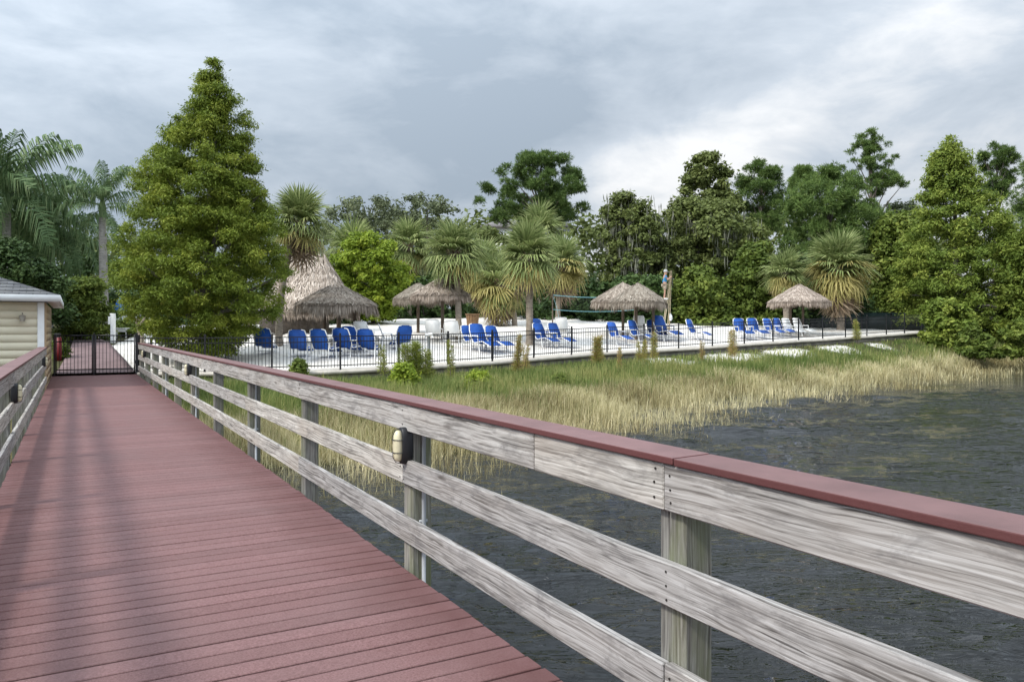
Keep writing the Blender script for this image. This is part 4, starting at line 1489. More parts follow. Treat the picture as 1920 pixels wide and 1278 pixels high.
for k, (lab, pr, d, mt, nc, rc, nlf) in enumerate((
    ('olive vine-covered bush right of the person on the ladder', [(500, 1290, 1320), (530, 1262, 1360), (570, 1255, 1385), (612, 1255, 1390)], 60, F_MID, 60, 0.7, 14000),
    ('vine-covered mound between the ladder and the single umbrella', [(455, 1395, 1440), (490, 1370, 1460), (540, 1350, 1470), (610, 1350, 1480)], 61, F_MID, 70, 0.75, 17000),
    ('dark bush behind the single thatched umbrella', [(480, 1440, 1560), (540, 1420, 1640), (605, 1420, 1660)], 64, F_DARK, 60, 0.8, 12000),
    ('mid-green bush between the broad fan palm and the right cypress', [(400, 1650, 1720), (450, 1625, 1760), (520, 1620, 1770), (605, 1620, 1770)], 66, F_MID, 90, 0.9, 18000),
    ('dark hedge behind the two-peaked umbrella', [(505, 700, 860), (540, 690, 905), (608, 690, 905)], 62, F_DARK, 60, 0.75, 13000),
    ('dark hedge under the thatched bar', [(520, 520, 660), (560, 500, 700), (625, 500, 700)], 50, F_DARK, 50, 0.6, 12000),
    ('dark hedge behind the volleyball net', [(530, 1030, 1130), (560, 900, 1180), (606, 900, 1180)], 63, F_DARK, 70, 0.7, 14000),
    ('dark hedge behind the umbrellas beside the ladder', [(520, 1130, 1260), (560, 1110, 1270), (612, 1110, 1270)], 61, F_DARK, 50, 0.7, 11000),
    ('rounded yellow-olive bush at the end of the fence', [(562, 1745, 1800), (590, 1728, 1822), (620, 1725, 1825), (650, 1735, 1815)], 50, F_CYP2, 40, 0.5, 9000),
    ('bright green weedy bush on the shore under the right cypress', [(612, 1812, 1830), (630, 1790, 1852), (652, 1772, 1870), (668, 1770, 1880)], 48, F_MID, 30, 0.3, 5000),
    ('pale green leafy bush on the shore at the right edge', [(596, 1905, 1950), (622, 1872, 1985), (650, 1850, 1990), (668, 1860, 1990)], 47, F_MID, 40, 0.34, 6500))):
    tree('leafy_shrub', lab, SG, pr, d, mt, int(nc * 1.4), rc * 1.08, int(nlf * 1.5), 0.0050 * d, 0.0026 * d, r0=0.06, seed=60 + k, cat='shrub', nl=8, flat=0.8)


def build_backwoods():
    """the wood that closes the view behind the separate trees"""
    r = np.random.default_rng(77)
    pr = []
    C, rad = [], []
    for i in range(520):
        px = r.uniform(-260, 2250)
        d = r.uniform(92, 112)
        top = np.interp(px, [-260, 0, 240, 600, 900, 1110, 1250, 1700, 1900, 2250], [430, 440, 450, 400, 405, 420, 405, 410, 440, 440])
        py = r.uniform(top, 600)
        w = W(px, py, d)
        C.append(w)
        rad.append(r.uniform(1.6, 3.0))
    V, Q, ti = leaf_cloud(np.array(C), np.array(rad), 40000, 0.80, 0.46, 0.8, r=r, stray=0)
    o = link('far_woods', mesh_np('far_woods', V, Q, F_OAK, {'tint': ti}))
    tag(o, 'dark far-off wood closing the view behind the separate trees', kind='stuff')
    # undergrowth along the foot of the wood
    C, rad = [], []
    for i in range(420):
        px = r.uniform(-200, 2200)
        d = r.uniform(68, 78)
        x = (px - CX) / F * d
        C.append((x, d, gz1(x, d) + r.uniform(0.2, 3.2)))
        rad.append(r.uniform(0.8, 1.5))
    V, Q, ti = leaf_cloud(np.array(C), np.array(rad), 42000, 0.4, 0.2, 0.8, r=r)
    o = link('undergrowth', mesh_np('undergrowth', V, Q, F_DARK, {'tint': ti}))
    tag(o, 'dark undergrowth at the foot of the wood', kind='stuff')


build_backwoods()


# --- grass on the bank
def blades(name, label, n, zone, mat, hmin, hmax, w, seed, lean=0.25):
    r = np.random.default_rng(seed)
    X, Y, Hh, K = [], [], [], []
    got = 0
    while got < n:
        x = r.uniform(-12, 45, n * 2)
        y = r.uniform(9, 62, n * 2)
        z, s, ds, tt = gz(x, y, True)
        p = zone(x, y, s, ds, tt, r)
        # nearer ground shows larger: favour it a little
        p = p * np.clip(26 / y, 0.35, 1.4)
        u_, v_ = x * CS + y * SN, y * CS - x * SN
        p = p * ~((u_ > -0.85) & (u_ < 2.1) & (v_ < 31))
        m = r.uniform(size=len(x)) < p
        X.append(np.stack([x[m], y[m], z[m]], -1))
        K.append(s[m])
        got += m.sum()
    P = np.concatenate(X)[:n]
    s_ = np.concatenate(K)[:n]
    hgt = np.clip((-s_ - 0.1) / 2.6, 0.45, 1) * r.uniform(hmin, hmax, n) * (0.75 + 0.5 * (np.sin(P[:, 0] * 1.3) * np.sin(P[:, 1] * 1.1 + 2) * 0.5 + 0.5))
    a = r.uniform(0, 2 * np.pi, n)
    dr = np.stack([np.cos(a), np.sin(a), np.zeros(n)], -1)
    sd = np.stack([-np.sin(a), np.cos(a), np.zeros(n)], -1)
    ww = (w * r.uniform(0.6, 1.3, n) * np.clip(P[:, 1] / 26, 0.6, 1.8))[:, None]
    ln = (np.abs(r.normal(0, lean, n)) + (r.uniform(size=n) < 0.10) * r.uniform(0.5, 1.3, n))[:, None]
    up = np.array([0, 0, 1.0])
    hh = hgt[:, None]
    b = P - up * 0.05
    mid = P + up * hh * 0.6 + dr * ln * hh * 0.3
    tip = P + up * hh * (1 - 0.25 * ln) + dr * ln * hh
    V = np.stack([b - sd * ww / 2, b + sd * ww / 2, mid + sd * ww * .4, mid - sd * ww * .4, tip], 1).reshape(-1, 3)
    i = np.arange(n)[:, None] * 5
    Q = np.concatenate([i, i + 1, i + 2, i + 3], 1)
    T = np.concatenate([i + 3, i + 2, i + 4], 1)
    ti = np.clip(0.5 + 0.35 * np.sin(P[:, 0] * 0.9 + 1.7) * np.sin(P[:, 1] * 0.8) + r.normal(0, 0.3, n), 0, 1)
    o = link(name, mesh_np(name, V, [Q, T], mat, {'tint': np.repeat(ti, 5)}))
    tag(o, label, kind='stuff')


def wav(x, y, f, ph=0.0):
    return np.sin(x * f + ph) * np.sin(y * f * 1.27 + ph * 2.1) * 0.5 + 0.5


def clump(x, y, k=0.0):
    q = np.sin(x * 3.1 + 1.3 * np.sin(y * 2.3 + k)) * np.sin(y * 3.7 + 1.1 * np.sin(x * 1.9 + k)) + 0.6 * np.sin(x * 7.3 + y * 2.1 + k) * np.sin(y * 8.1 - x * 1.7)
    return np.clip(0.62 + 0.62 * q, 0.04, 1)


def z_straw(x, y, s, ds, tt, r):
    w = wav(x, y, 0.7)
    return np.where((s < -0.6) & (ds > -1.2 - 2.2 * w), np.clip(0.85 - tt * 3.2 + 0.45 * w, 0.0, 1) * np.clip(0.10 + ds * 0.34 + 0.4 * wav(x, y, 2.3, 0.4) * (ds > 0.0), 0.06, 1.0) * clump(x, y), 0)


def z_green(x, y, s, ds, tt, r):
    w = wav(x, y, 0.8, 1.0)
    open_ = np.where(s > -3.0, np.where((x > 5) & (x < 24), 0.2, 0.6) * (0.4 + w), 1.0)
    return np.where((s < -0.3) & (ds > 0.5), np.clip(tt * 3.2 - 0.5 + 0.7 * w, 0.16, 1) * open_ * clump(x, y, 2.0), 0)


def z_reed(x, y, s, ds, tt, r):
    w = wav(x, y, 0.55, 0.6)
    return np.where((ds < 0.2) & (ds > -4.2) & (x > -3), np.clip(0.7 + ds * 0.17, 0, 1) * np.clip(w * 2.2 - 0.75, 0, 1), 0)


blades('straw_grass', 'dry straw-coloured grass along the waterline', 72000, z_straw, F_STRAW, 0.18, 0.68, 0.0135, 101, 0.42)
blades('green_grass', 'fresh green grass on the bank below the fence', 70000, z_green, F_GRASS, 0.25, 0.6, 0.015, 102, 0.32)
blades('reed_stems', 'sparse reed stems standing in the shallow water', 5200, z_reed, F_STRAW, 0.15, 0.5, 0.016, 103, 0.5)


# --- tall feathery weeds in front of the fence, each a plant of its own
def weed(label, px, py_base, h_px, spread=0.16, n=900, green=0.5, seed=0):
    n, spread, h_px = int(n * 1.3), spread * 1.3, h_px * 1.12
    r = np.random.default_rng(500 + seed)
    b = ground_hit_bank(px, py_base)
    h = h_px * b.y / F
    root = empty('feathery_weed', b)
    tag(root, label, 'plant', 'tall feathery weeds on the bank')
    m = MB()
    st = []
    for k in range(3):
        o = r.normal(0, spread * 0.4, 2)
        le = r.normal(0, 0.06, 2)
        P = np.stack([o[0] + le[0] * np.linspace(0, 1, 5) * h, o[1] + le[1] * np.linspace(0, 1, 5) * h, np.linspace(-0.05, h * r.uniform(0.8, 1), 5)], -1)
        m.tube(P, [0.014, 0.012, 0.01, 0.007, 0.003], 5)
        st.append(P)
    m.obj('stem', M_BARK, root)
    f = r.uniform(0.22, 1.0, n)
    k = r.integers(0, 3, n)
    C = np.array([[np.interp(ff, np.linspace(0, 1, 5), st[kk][:, j]) for j in range(3)] for ff, kk in zip(f, k)])
    D = norm(r.normal(size=(n, 3)) * np.array([1, 1, 0.5]) + np.array([0, 0, 0.5]))
    Ln = spread * 1.25 * r.uniform(0.5, 1.2, n) * (1.15 - 0.7 * f)
    V, Q = cards(C + D * Ln[:, None] / 2, D, unit(n, r), Ln, 0.017)
    link('foliage', mesh_np('foliage', V, Q, F_WEED, {'tint': np.repeat(np.clip(green + r.normal(0, .2, n), 0, 1), 4)}), root)


def ground_hit_bank(px, py):
    """bank point under a photo pixel, in front of the wall"""
    x = (px - CX) / F * _dd
    z, s, ds, tt = gz(x, _dd, True)
    yy = HZ + (H - z) * F / _dd
    ok = (yy <= py) & (s < -0.3) & (ds > 0.2)
    if ok.any():
        i = int(np.argmax(ok))
    else:
        i = int(np.argmin(np.where((s < -0.4) & (s > -3), np.abs(yy - py), 1e9)))
    return Vector((x[i], _dd[i], z[i]))


for k, (lab, px, py, hp, spd, n, gr) in enumerate((
    ('feathery weed clump tallest of those in front of the white chairs', 775, 722, 78, 0.35, 1500, 0.35),
    ('thin feathery weed left of the green bush below the fence', 718, 712, 60, 0.14, 500, 0.45),
    ('feathery weed right beside the tall clump at the fence bend', 806, 722, 66, 0.2, 700, 0.4),
    ('slim feathery weed before the gap between two palms', 846, 724, 78, 0.14, 600, 0.55),
    ('brownish feathery weed with two stems before the middle of the fence', 968, 712, 76, 0.2, 900, 0.85),
    ('slender feathery weed just right of the brownish two-stemmed one', 984, 706, 56, 0.14, 500, 0.9),
    ('pale yellow-green feathery weed below the volleyball net', 1118, 694, 60, 0.26, 1200, 0.8),
    ('dark stemmed feathery weed below the umbrellas beside the ladder', 1160, 700, 52, 0.13, 400, 0.9),
    ('pale feathery weed in front of the upright blue chair pair', 1200, 690, 54, 0.18, 800, 0.75),
    ('pale feathery weed right of the upright blue chair pair', 1228, 684, 56, 0.18, 800, 0.75),
    ('brown feathery weed in front of the lone blue chair', 1315, 684, 46, 0.12, 400, 0.95),
    ('tall tan feathery weed in front of the row of four blue chairs', 1374, 682, 60, 0.2, 800, 0.9),
    ('isolated small feathery weed against the dark windscreen', 1608, 640, 42, 0.22, 700, 0.6))):
    weed(lab, px, py, hp, spd, n, gr, k)

for k, (lab, px, py, wpx, hpx, mt) in enumerate((
    ('rounded bright green bush on the bank below the fence bend', 758, 735, 68, 52, F_LIME),
    ('low bright green bush on the bank below the front palm', 898, 733, 62, 36, F_LIME),
    ('twiggy green bush in front of the shaded blue chair', 560, 705, 50, 44, F_MID),
    ('low green bush on the bank below the volleyball net', 1050, 728, 36, 24, F_MID))):
    b = ground_hit_bank(px, py)
    top = HZ + (H - b.z) * F / b.y
    tree('bank_bush', lab, 'green bushes on the grassy bank', [(top - hpx, px - wpx * .22, px + wpx * .2), (top - hpx * .6, px - wpx * .45, px + wpx * .45), (top, px - wpx * .5, px + wpx * .5)],
         b.y, mt, 26, 0.24, 4200, 0.115, 0.045, r0=0.03, seed=120 + k, cat='bush', nl=8, flat=0.9)


# ------------------------------------------------------------------ thatched huts
def thatch_roof(root, cx, cy, rx, ry, z_eave, z_peak, ridge, n, seed, fringe=0.42, pale=0.0, wide=1.0):
    """strands of thatch laid down the slope of a hipped cone, with a ragged hanging fringe, over a closed underlay"""
    r = np.random.default_rng(seed)
    na = 40
    a = np.linspace(0, 2 * np.pi, na, endpoint=False)
    lv = np.linspace(0, 1, 7)

    def surf(t, ang):
        """t 0 at the peak, 1 at the eave; slightly bellied"""
        px_ = np.clip(np.cos(ang) * 1.6, -1, 1) * ridge * (1 - t)
        return np.stack([cx + px_ + np.cos(ang) * rx * t, cy + np.sin(ang) * ry * t, z_eave + (z_peak - z_eave) * (1 - t) ** 0.94], -1)
    V = np.concatenate([surf(np.full(na, t * 0.985 + 0.005), a) - np.array([0, 0, 0.04]) for t in lv])
    q = []
    for k in range(6):
        for j in range(na):
            q.append((k * na + j, k * na + (j + 1) % na, (k + 1) * na + (j + 1) % na, (k + 1) * na + j))
    under = MB().add(V, [np.array(q)])  # dark cone added beneath the strands to block light
    under.add(np.concatenate([[[cx, cy, z_eave + 0.15]], surf(np.full(na, 0.985), a) - np.array([0, 0, 0.06])]), [np.stack([np.zeros(na, int), 1 + (np.arange(na) + 1) % na, 1 + np.arange(na)], -1)])
    under.obj('roof_underlay', F_THATCH, root, attrs={'tint': np.full(under.n, 0.15)})
    t = np.sqrt(r.uniform(0.0, 1.0, n))
    ang = r.uniform(0, 2 * np.pi, n)
    P = surf(t, ang)
    P2 = surf(np.minimum(t + 0.05, 1.06), ang + r.normal(0, 0.03, n))
    T = norm(P2 - P + r.normal(0, 0.010, (n, 3)))
    out = np.stack([np.cos(ang), np.sin(ang), np.full(n, 1.2)], -1)
    N = norm(out + r.normal(0, 0.35, (n, 3)))
    L_ = r.uniform(0.25, 0.6, n) * min(1, rx / 2)
    V1, Q1 = cards(P + norm(out) * r.uniform(0.0, 0.07 * wide, n)[:, None], T, N, L_, r.uniform(0.018, 0.05, n) * wide)
    course = (np.sin(t * 34 + r.normal(0, 0.6, n)) * 0.12)
    ti1 = np.clip(0.52 + pale + course + r.normal(0, 0.2, n), 0, 1)
    nf = n // 2
    ang = r.uniform(0, 2 * np.pi, nf)
    P = surf(np.full(nf, 1.0) * r.uniform(0.90, 1.02, nf), ang)
    swag = fringe * (0.75 + 0.3 * np.sin(ang * 7 + seed) * np.sin(ang * 3.0 + 1) + r.normal(0, 0.14, nf))
    swag = np.maximum(swag, 0.1)
    T = norm(np.stack([np.cos(ang) * 0.12, np.sin(ang) * 0.12, np.full(nf, -1.0)], -1) + r.normal(0, 0.09, (nf, 3)))
    N = norm(np.stack([np.cos(ang), np.sin(ang), np.full(nf, 0.1)], -1) + r.normal(0, 0.35, (nf, 3)))
    V2, Q2 = cards(P + T * swag[:, None] / 2, T, N, swag, r.uniform(0.02, 0.05, nf))
    ti2 = np.clip(0.36 + r.normal(0, 0.18, nf), 0, 1)
    link('thatch', mesh_np('thatch', np.concatenate([V1, V2]), [np.concatenate([Q1, Q2 + len(V1)])], F_THATCH, {'tint': np.repeat(np.concatenate([ti1, ti2]), 4)}), root)


def hut(label, px, d, wpx, peak_y, eave_y, ridge=0.0, poles=((0, 0),), n=5200, seed=0, ratio=1.0, name='thatched_umbrella', group='thatched beach umbrellas', fringe=0.42, pale=0.0, wide=1.0):
    g = ground_at(px, d)
    root = empty(name, g)
    tag(root, label, 'thatched umbrella' if name == 'thatched_umbrella' else 'tiki bar', group)
    zp = H - (peak_y - HZ) / F * d - g.z
    ze = H - (eave_y - HZ) / F * d - g.z
    rx = wpx / 2 * d / F
    thatch_roof(root, 0, 0, rx - ridge, rx * ratio, ze, zp, ridge, n, seed, fringe, pale, wide)
    for (x, y) in poles:
        m = MB()
        m.tube([(x, y, -0.2), (x, y, ze * 0.6), (x, y, ze + (zp - ze) * (0.55 if (x, y) == (0, 0) else 0.25))], 0.085, 8)
        m.obj('pole', M_POLE, root, smooth=True)
    return root, g


bar, bg_ = hut('big steep thatched bar roof half hidden by the cypress', 580, 43, 232, 479, 588, 0.75, ((-2.6, -2.0), (2.0, -1.9), (2.3, 2.1), (-2.6, 2.1)), 12000, 201, 0.85, 'tiki_bar', None, 0.5, 0.13, 1.7)
for a, b, z0, z1, nm in (((-2.3, -2.25), (1.7, -1.65), 1.02, 1.12, 'counter_top'), ((-2.1, -2.0), (1.5, -1.8), -0.1, 1.02, 'counter_front')):
    m = MB()
    m.box((a[0], a[1], z0), (b[0], b[1], z1))
    m.obj(nm, M_WHITE if nm == 'counter_top' else M_BEAM, bar)
hut('wide thatched umbrella in front of the steep bar roof', 630, 36.5, 172, 536, 574, 0.25, ((0.15, 0), (0.75, 0.6), (-0.7, 0.7)), 7000, 202, fringe=0.6, pale=-0.06)
hut('thatched umbrella behind the front palm trunk, taller of a touching pair', 826, 40, 118, 523, 556, 0.06, ((0.1, 0),), 5200, 203)
hut('lower thatched umbrella tucked left behind the palm trunk umbrella', 784, 43, 98, 532, 562, 0.05, ((0, 0),), 4200, 204)
hut('thatched umbrella beside the person on the ladder', 1196, 44, 112, 532, 568, 0.05, ((-0.1, 0), (0.9, 0.2)), 5200, 205, fringe=0.5)
hut('thatched umbrella overlapping the one beside the ladder on its left', 1168, 46.5, 122, 531, 567, 0.05, ((0, 0),), 5200, 206, fringe=0.5)
hut('single thatched umbrella in front of the broad fan palm', 1498, 51, 116, 534, 568, 0.05, ((-0.55, 0), (0.3, 0.1)), 5200, 207)


# ------------------------------------------------------------------ beach chairs
def make_chair(sl, label):
    root = empty('beach_chair')
    tag(root, label, 'chair', 'sling chairs on the sand')
    # profile, facing +X: back (reclined), seat, leg rest
    prof = np.array([(-0.42, 1.10), (-0.39, 1.07), (-0.31, 0.85), (-0.21, 0.60), (-0.10, 0.40), (0.02, 0.36), (0.30, 0.40), (0.52, 0.42), (0.74, 0.33), (0.92, 0.26)])
    wd = 1.1 * np.array([0.15, 0.26, 0.31, 0.31, 0.29, 0.29, 0.29, 0.29, 0.28, 0.25])
    n = len(prof)
    tn = np.gradient(prof, axis=0)
    tn /= np.linalg.norm(tn, axis=1, keepdims=True)
    nn = np.stack([-tn[:, 1], tn[:, 0]], -1) * 0.011
    V = []
    for s, off in ((-1, 1), (1, 1), (1, -1), (-1, -1)):
        V.append(np.stack([prof[:, 0] + nn[:, 0] * off, wd * s, prof[:, 1] + nn[:, 1] * off], -1))
    q = []
    i = np.arange(n - 1)
    for k in range(4):
        a, b = k * n, ((k + 1) % 4) * n
        q.append(np.stack([a + i, b + i, b + i + 1, a + i + 1], -1))
    q.append(np.array([[0, n, 2 * n, 3 * n], [n - 1, 4 * n - 1, 3 * n - 1, 2 * n - 1]]))
    MB().add(np.concatenate(V), q).obj('sling', sl, root)
    for s in (-1, 1):
        m = MB()
        pth = np.stack([prof[:, 0], (wd + 0.022) * s, prof[:, 1]], -1)
        m.tube(pth, 0.020, 6)
        m.obj('side_rail', M_WHITE, root)
        m = MB()
        m.tube([(-0.26, 0.355 * s, 0.62), (-0.1, 0.365 * s, 0.635), (0.22, 0.365 * s, 0.63), (0.28, 0.365 * s, 0.60)], 0.028, 6)
        m.obj('armrest', M_WHITE, root)
        for x0, x1, z1 in ((-0.26, -0.18, 0.62), (0.36, 0.24, 0.61)):
            m = MB()
            m.tube([(x0, 0.353 * s, -0.04), ((x0 + x1) / 2, 0.357 * s, 0.3), (x1, 0.36 * s, z1)], 0.022, 6)
            m.obj('leg', M_WHITE, root)
    m = MB()
    m.tube([(-0.24, -0.34, 0.14), (-0.24, 0.34, 0.14)], 0.016, 6)
    m.tube([(0.33, -0.34, 0.14), (0.33, 0.34, 0.14)], 0.016, 6)
    m.obj('stretcher', M_WHITE, root)
    return root


proto = {'b': make_chair(M_BLUE, 'blue'), 'w': make_chair(M_WHITE, 'white'), 'f': make_chair(M_BLUE2, 'faded')}
first = {'b': True, 'w': True, 'f': True}
CH = [  # kind, px of the seat, py of the feet, turn in degrees (0 = facing right), size, label
    ('b', 496, 665, 92, 0.92, 'blue sling chair alone left of the leaning palm trunk'),
    ('f', 562, 671, 88, 0.95, 'shaded blue sling chair behind the twiggy green bush'),
    ('b', 606, 673, 72, 1.0, 'blue sling chair right of the shaded one, back to the lake'),
    ('b', 647, 670, 74, 1.0, 'blue sling chair second right of the shaded one by the umbrella poles'),
    ('b', 662, 661, 70, 0.95, 'blue sling chair set back behind its two neighbours at the umbrella poles'),
    ('b', 690, 669, 82, 0.98, 'blue sling chair rightmost of the close row under the wide umbrella'),
    ('w', 683, 648, 70, 0.95, 'white chair standing behind the close blue row'),
    ('b', 725, 648, 12, 0.85, 'blue sling chair lying low beside the tilted one at the fence bend'),
    ('b', 754, 657, 118, 0.95, 'tilted blue sling chair right of the wide umbrella'),
    ('w', 814, 641, 80, 0.95, 'white chair left of the front palm trunk'),
    ('w', 849, 644, 80, 0.95, 'white chair touching the front palm trunk'),
    ('b', 884, 655, -45, 0.95, 'blue sling chair half hidden behind the upright one by the front palm'),
    ('b', 903, 660, -52, 1.1, 'upright blue sling chair, taller of the pair by the front palm'),
    ('b', 930, 658, -48, 1.0, 'blue sling chair, lower right one of the pair by the front palm'),
    ('b', 1011, 636, -60, 0.95, 'dark blue chair farther back beside the largest palm trunk'),
    ('b', 1018, 650, -50, 1.0, 'blue sling chair just right of the largest palm trunk'),
    ('b', 1047, 650, -46, 1.02, 'blue sling chair second right of the largest palm trunk'),
    ('w', 1054, 632, 75, 0.95, 'white chair behind the blue ones near the largest palm'),
    ('f', 1156, 645, -50, 1.0, 'dull blue chair under the left edge of the overlapping umbrellas'),
    ('b', 1196, 643, -45, 1.05, 'dark blue chair below the middle of the overlapping umbrellas'),
    ('w', 1198, 624, 78, 0.9, 'white chair in the shade of the overlapping umbrellas'),
    ('b', 1228, 636, -70, 0.95, 'dark blue chair tucked behind the tall one near the ladder'),
    ('b', 1245, 638, -55, 1.2, 'tall blue chair directly below the person on the ladder'),
    ('b', 1303, 637, -40, 1.0, 'lone blue chair on open sand right of the ladder'),
    ('b', 1391, 634, -75, 1.0, 'blue chair at the left end of the row by the single umbrella'),
    ('b', 1417, 633, -70, 1.0, 'blue chair second in the row by the single umbrella'),
    ('f', 1446, 631, -62, 0.95, 'blue chair third in the row by the single umbrella'),
    ('f', 1464, 630, -60, 0.95, 'blue chair next to the white ones by the single umbrella'),
    ('w', 1482, 630, -58, 0.95, 'white chair next to the blue row under the single umbrella'),
    ('w', 1502, 629, -58, 0.95, 'white chair at the right end of the row under the single umbrella')]
for kd, px, py, turn, sz, lab in CH:
    g = ground_hit(px, py)
    o = proto[kd] if first[kd] else copy_tree(proto[kd])
    first[kd] = False
    o.location = g
    o.rotation_euler = (0, 0, R(turn))
    o.scale = (sz * 1.06,) * 3
    o['label'] = lab


# ------------------------------------------------------------------ person on the ladder
def build_person():
    d = 47.5
    feet = W(1246, 561, d)
    g = ground_at(1242, d)
    # ladder leaning against the mossy oak's limb
    lad = empty('ladder', (feet.x, feet.y, g.z))
    tag(lad, 'pale wooden ladder rising behind the thatched umbrella under the person', 'ladder')
    hgt = feet.z - g.z
    M_LAD = plain('pale ladder wood', (0.50, 0.42, 0.28), 0.8, 0.2, 0.15)
    lean = 0.20
    for s in (-1, 1):
        m = MB()
        a = Vector((-0.05 - lean * 0.3, 0.12 + s * 0.19, -0.1))
        e = Vector((0.42, 0.12 + s * 0.19, hgt + 1.75))
        m.tube([a, (a + e) / 2, e], 0.026, 6)
        m.obj('side_rail', M_LAD, lad)
    k = 0
    z = 0.3
    while z < hgt + 1.7:
        f = (z + 0.1) / (hgt + 1.85)
        x = -0.05 - lean * 0.3 + f * (0.47 + lean * 0.3)
        m = MB()
        m.tube([(x, 0.12 - 0.185, z), (x, 0.12 + 0.185, z)], 0.018, 6)
        m.obj('rung', M_LAD, lad)
        z += 0.3
    for q in (-1, 1):
        m = MB()
        m.tube([Vector((0.40, 0.14 + q * 0.17, hgt + 1.7)), Vector((0.45, 0.8 + q * 0.21, hgt * 0.6)), Vector((0.50, 1.6 + q * 0.25, -0.2))], 0.03, 6)
        m.obj('back_leg', M_LAD, lad)
    root = empty('person', feet)
    tag(root, 'person in a blue shirt, tan shorts and grey cap standing high on the ladder', 'person')

    def skin(name, verts, edges, radii, mat, levels=1):
        me = bpy.data.meshes.new(name)
        me.from_pydata(verts, edges, [])
        o = link(name, me, root)
        md = o.modifiers.new('skin', 'SKIN')
        for v, r_ in zip(me.skin_vertices[0].data, radii):
            v.radius = (r_, r_)
        me.skin_vertices[0].data[0].use_root = True
        sb = o.modifiers.new('sub', 'SUBSURF')
        sb.levels = sb.render_levels = levels
        dg = bpy.context.evaluated_depsgraph_get()
        m2 = bpy.data.meshes.new_from_object(o.evaluated_get(dg))
        o.modifiers.clear()
        o.data = m2
        m2.materials.clear()
        m2.materials.append(mat)
        m2.polygons.foreach_set('use_smooth', [True] * len(m2.polygons))
        return o
    M_SKIN = plain('skin', (0.46, 0.27, 0.19), 0.6, 0.3, 0.08)
    V, E, Rr = [], [], []

    def add(p, r_, par=None):
        V.append(p)
        Rr.append(r_)
        if par is not None:
            E.append((par, len(V) - 1))
        return len(V) - 1
    # facing right (+X), holding the ladder rails
    pel = add((0, 0, 0.90), 0.135)
    sp = add((0.01, 0, 1.08), 0.125, pel)
    ch = add((0.02, 0, 1.28), 0.15, sp)
    nk = add((0.035, 0, 1.46), 0.058, ch)
    hd0 = add((0.06, 0, 1.56), 0.085, nk)
    hd1 = add((0.07, 0, 1.66), 0.092, hd0)
    hd2 = add((0.06, 0, 1.74), 0.06, hd1)
    add((0.165, 0, 1.605), 0.016, hd0)                      # nose
    for s in (-1, 1):
        add((0.05, s * 0.098, 1.625), 0.016, hd0)           # ears
        hp = add((0, s * 0.10, 0.85), 0.10, pel)
        kn = add((0.05 if s > 0 else 0.0, s * 0.105, 0.48), 0.058, hp)
        an = add((-0.02, s * 0.105, 0.09), 0.038, kn)
        add((0.12, s * 0.11, 0.03), 0.036, an)
        sh = add((0.02, s * 0.19, 1.38), 0.062, ch)
        el = add((0.16, s * 0.27, 1.16), 0.044, sh)
        wr = add((0.30, s * 0.20, 1.32), 0.030, el)
        pm = add((0.345, s * 0.19, 1.37), 0.034, wr)
        for q in range(4):
            f1 = add((0.375 + 0.01 * q, s * (0.215 - 0.004 * q), 1.395 - 0.022 * q), 0.009, pm)
            add((0.405, s * 0.18, 1.40 - 0.022 * q), 0.008, f1)
        th = add((0.355, s * 0.16, 1.395), 0.010, pm)
    skin('body', V, E, Rr, M_SKIN)
    M_SHIRT = plain('blue shirt cloth', (0.05, 0.26, 0.50), 0.85, 0.15, 0.1)
    M_SHORT = plain('tan shorts cloth', (0.44, 0.36, 0.27), 0.9, 0.15, 0.1)
    skin('shirt', [(0.005, 0, 0.94), (0.01, 0, 1.1), (0.02, 0, 1.3), (0.03, 0, 1.42), (0.02, 0.20, 1.38), (0.09, 0.245, 1.26), (0.02, -0.20, 1.38), (0.09, -0.245, 1.26)],
         [(0, 1), (1, 2), (2, 3), (2, 4), (4, 5), (2, 6), (6, 7)], [0.16, 0.15, 0.175, 0.085, 0.085, 0.075, 0.085, 0.075], M_SHIRT)
    skin('shorts', [(0, 0, 0.93), (0, 0.10, 0.84), (0.03, 0.108, 0.56), (0, -0.10, 0.84), (0.005, -0.108, 0.56)], [(0, 1), (1, 2), (0, 3), (3, 4)], [0.155, 0.122, 0.092, 0.122, 0.092], M_SHORT)
    m = MB()
    m.tube([(0.06, 0, 1.66), (0.06, 0, 1.73), (0.06, 0, 1.80), (0.06, 0, 1.82)], [0.122, 0.12, 0.085, 0.02], 14)
    a = np.linspace(-1.1, 1.1, 9)
    B0 = np.stack([0.06 + 0.11 * np.cos(a), 0.11 * np.sin(a), np.full(9, 1.672)], -1)
    B1 = np.stack([0.06 + 0.24 * np.cos(a * .8), 0.15 * np.sin(a * .8), np.full(9, 1.655)], -1)
    V_ = np.concatenate([B0, B1, B0 - [0, 0, .012], B1 - [0, 0, .012]])
    i = np.arange(8)
    m.add(V_, [np.stack([i, i + 1, i + 10, i + 9], -1), np.stack([i + 18, i + 27, i + 28, i + 19], -1), np.stack([i + 9, i + 10, i + 28, i + 27], -1)])
    m.obj('cap', plain('grey cap cloth', (0.40, 0.40, 0.39), 0.85, 0.15, 0.1), root, smooth=True)
    m = MB()
    for s in (-1, 1):
        m.add([(0.162, s * 0.038 - .012, 1.632), (0.162, s * 0.038 + .012, 1.632), (0.164, s * 0.038 + .012, 1.642), (0.164, s * 0.038 - .012, 1.642)], [[(0, 1, 2, 3)]])
    m.add([(0.158, -.025, 1.553), (0.158, .025, 1.553), (0.16, .025, 1.562), (0.16, -.025, 1.562)], [[(0, 1, 2, 3)]])
    m.obj('face_features', plain('dark face details', (0.05, 0.03, 0.03), 0.6), root)
    m = MB()
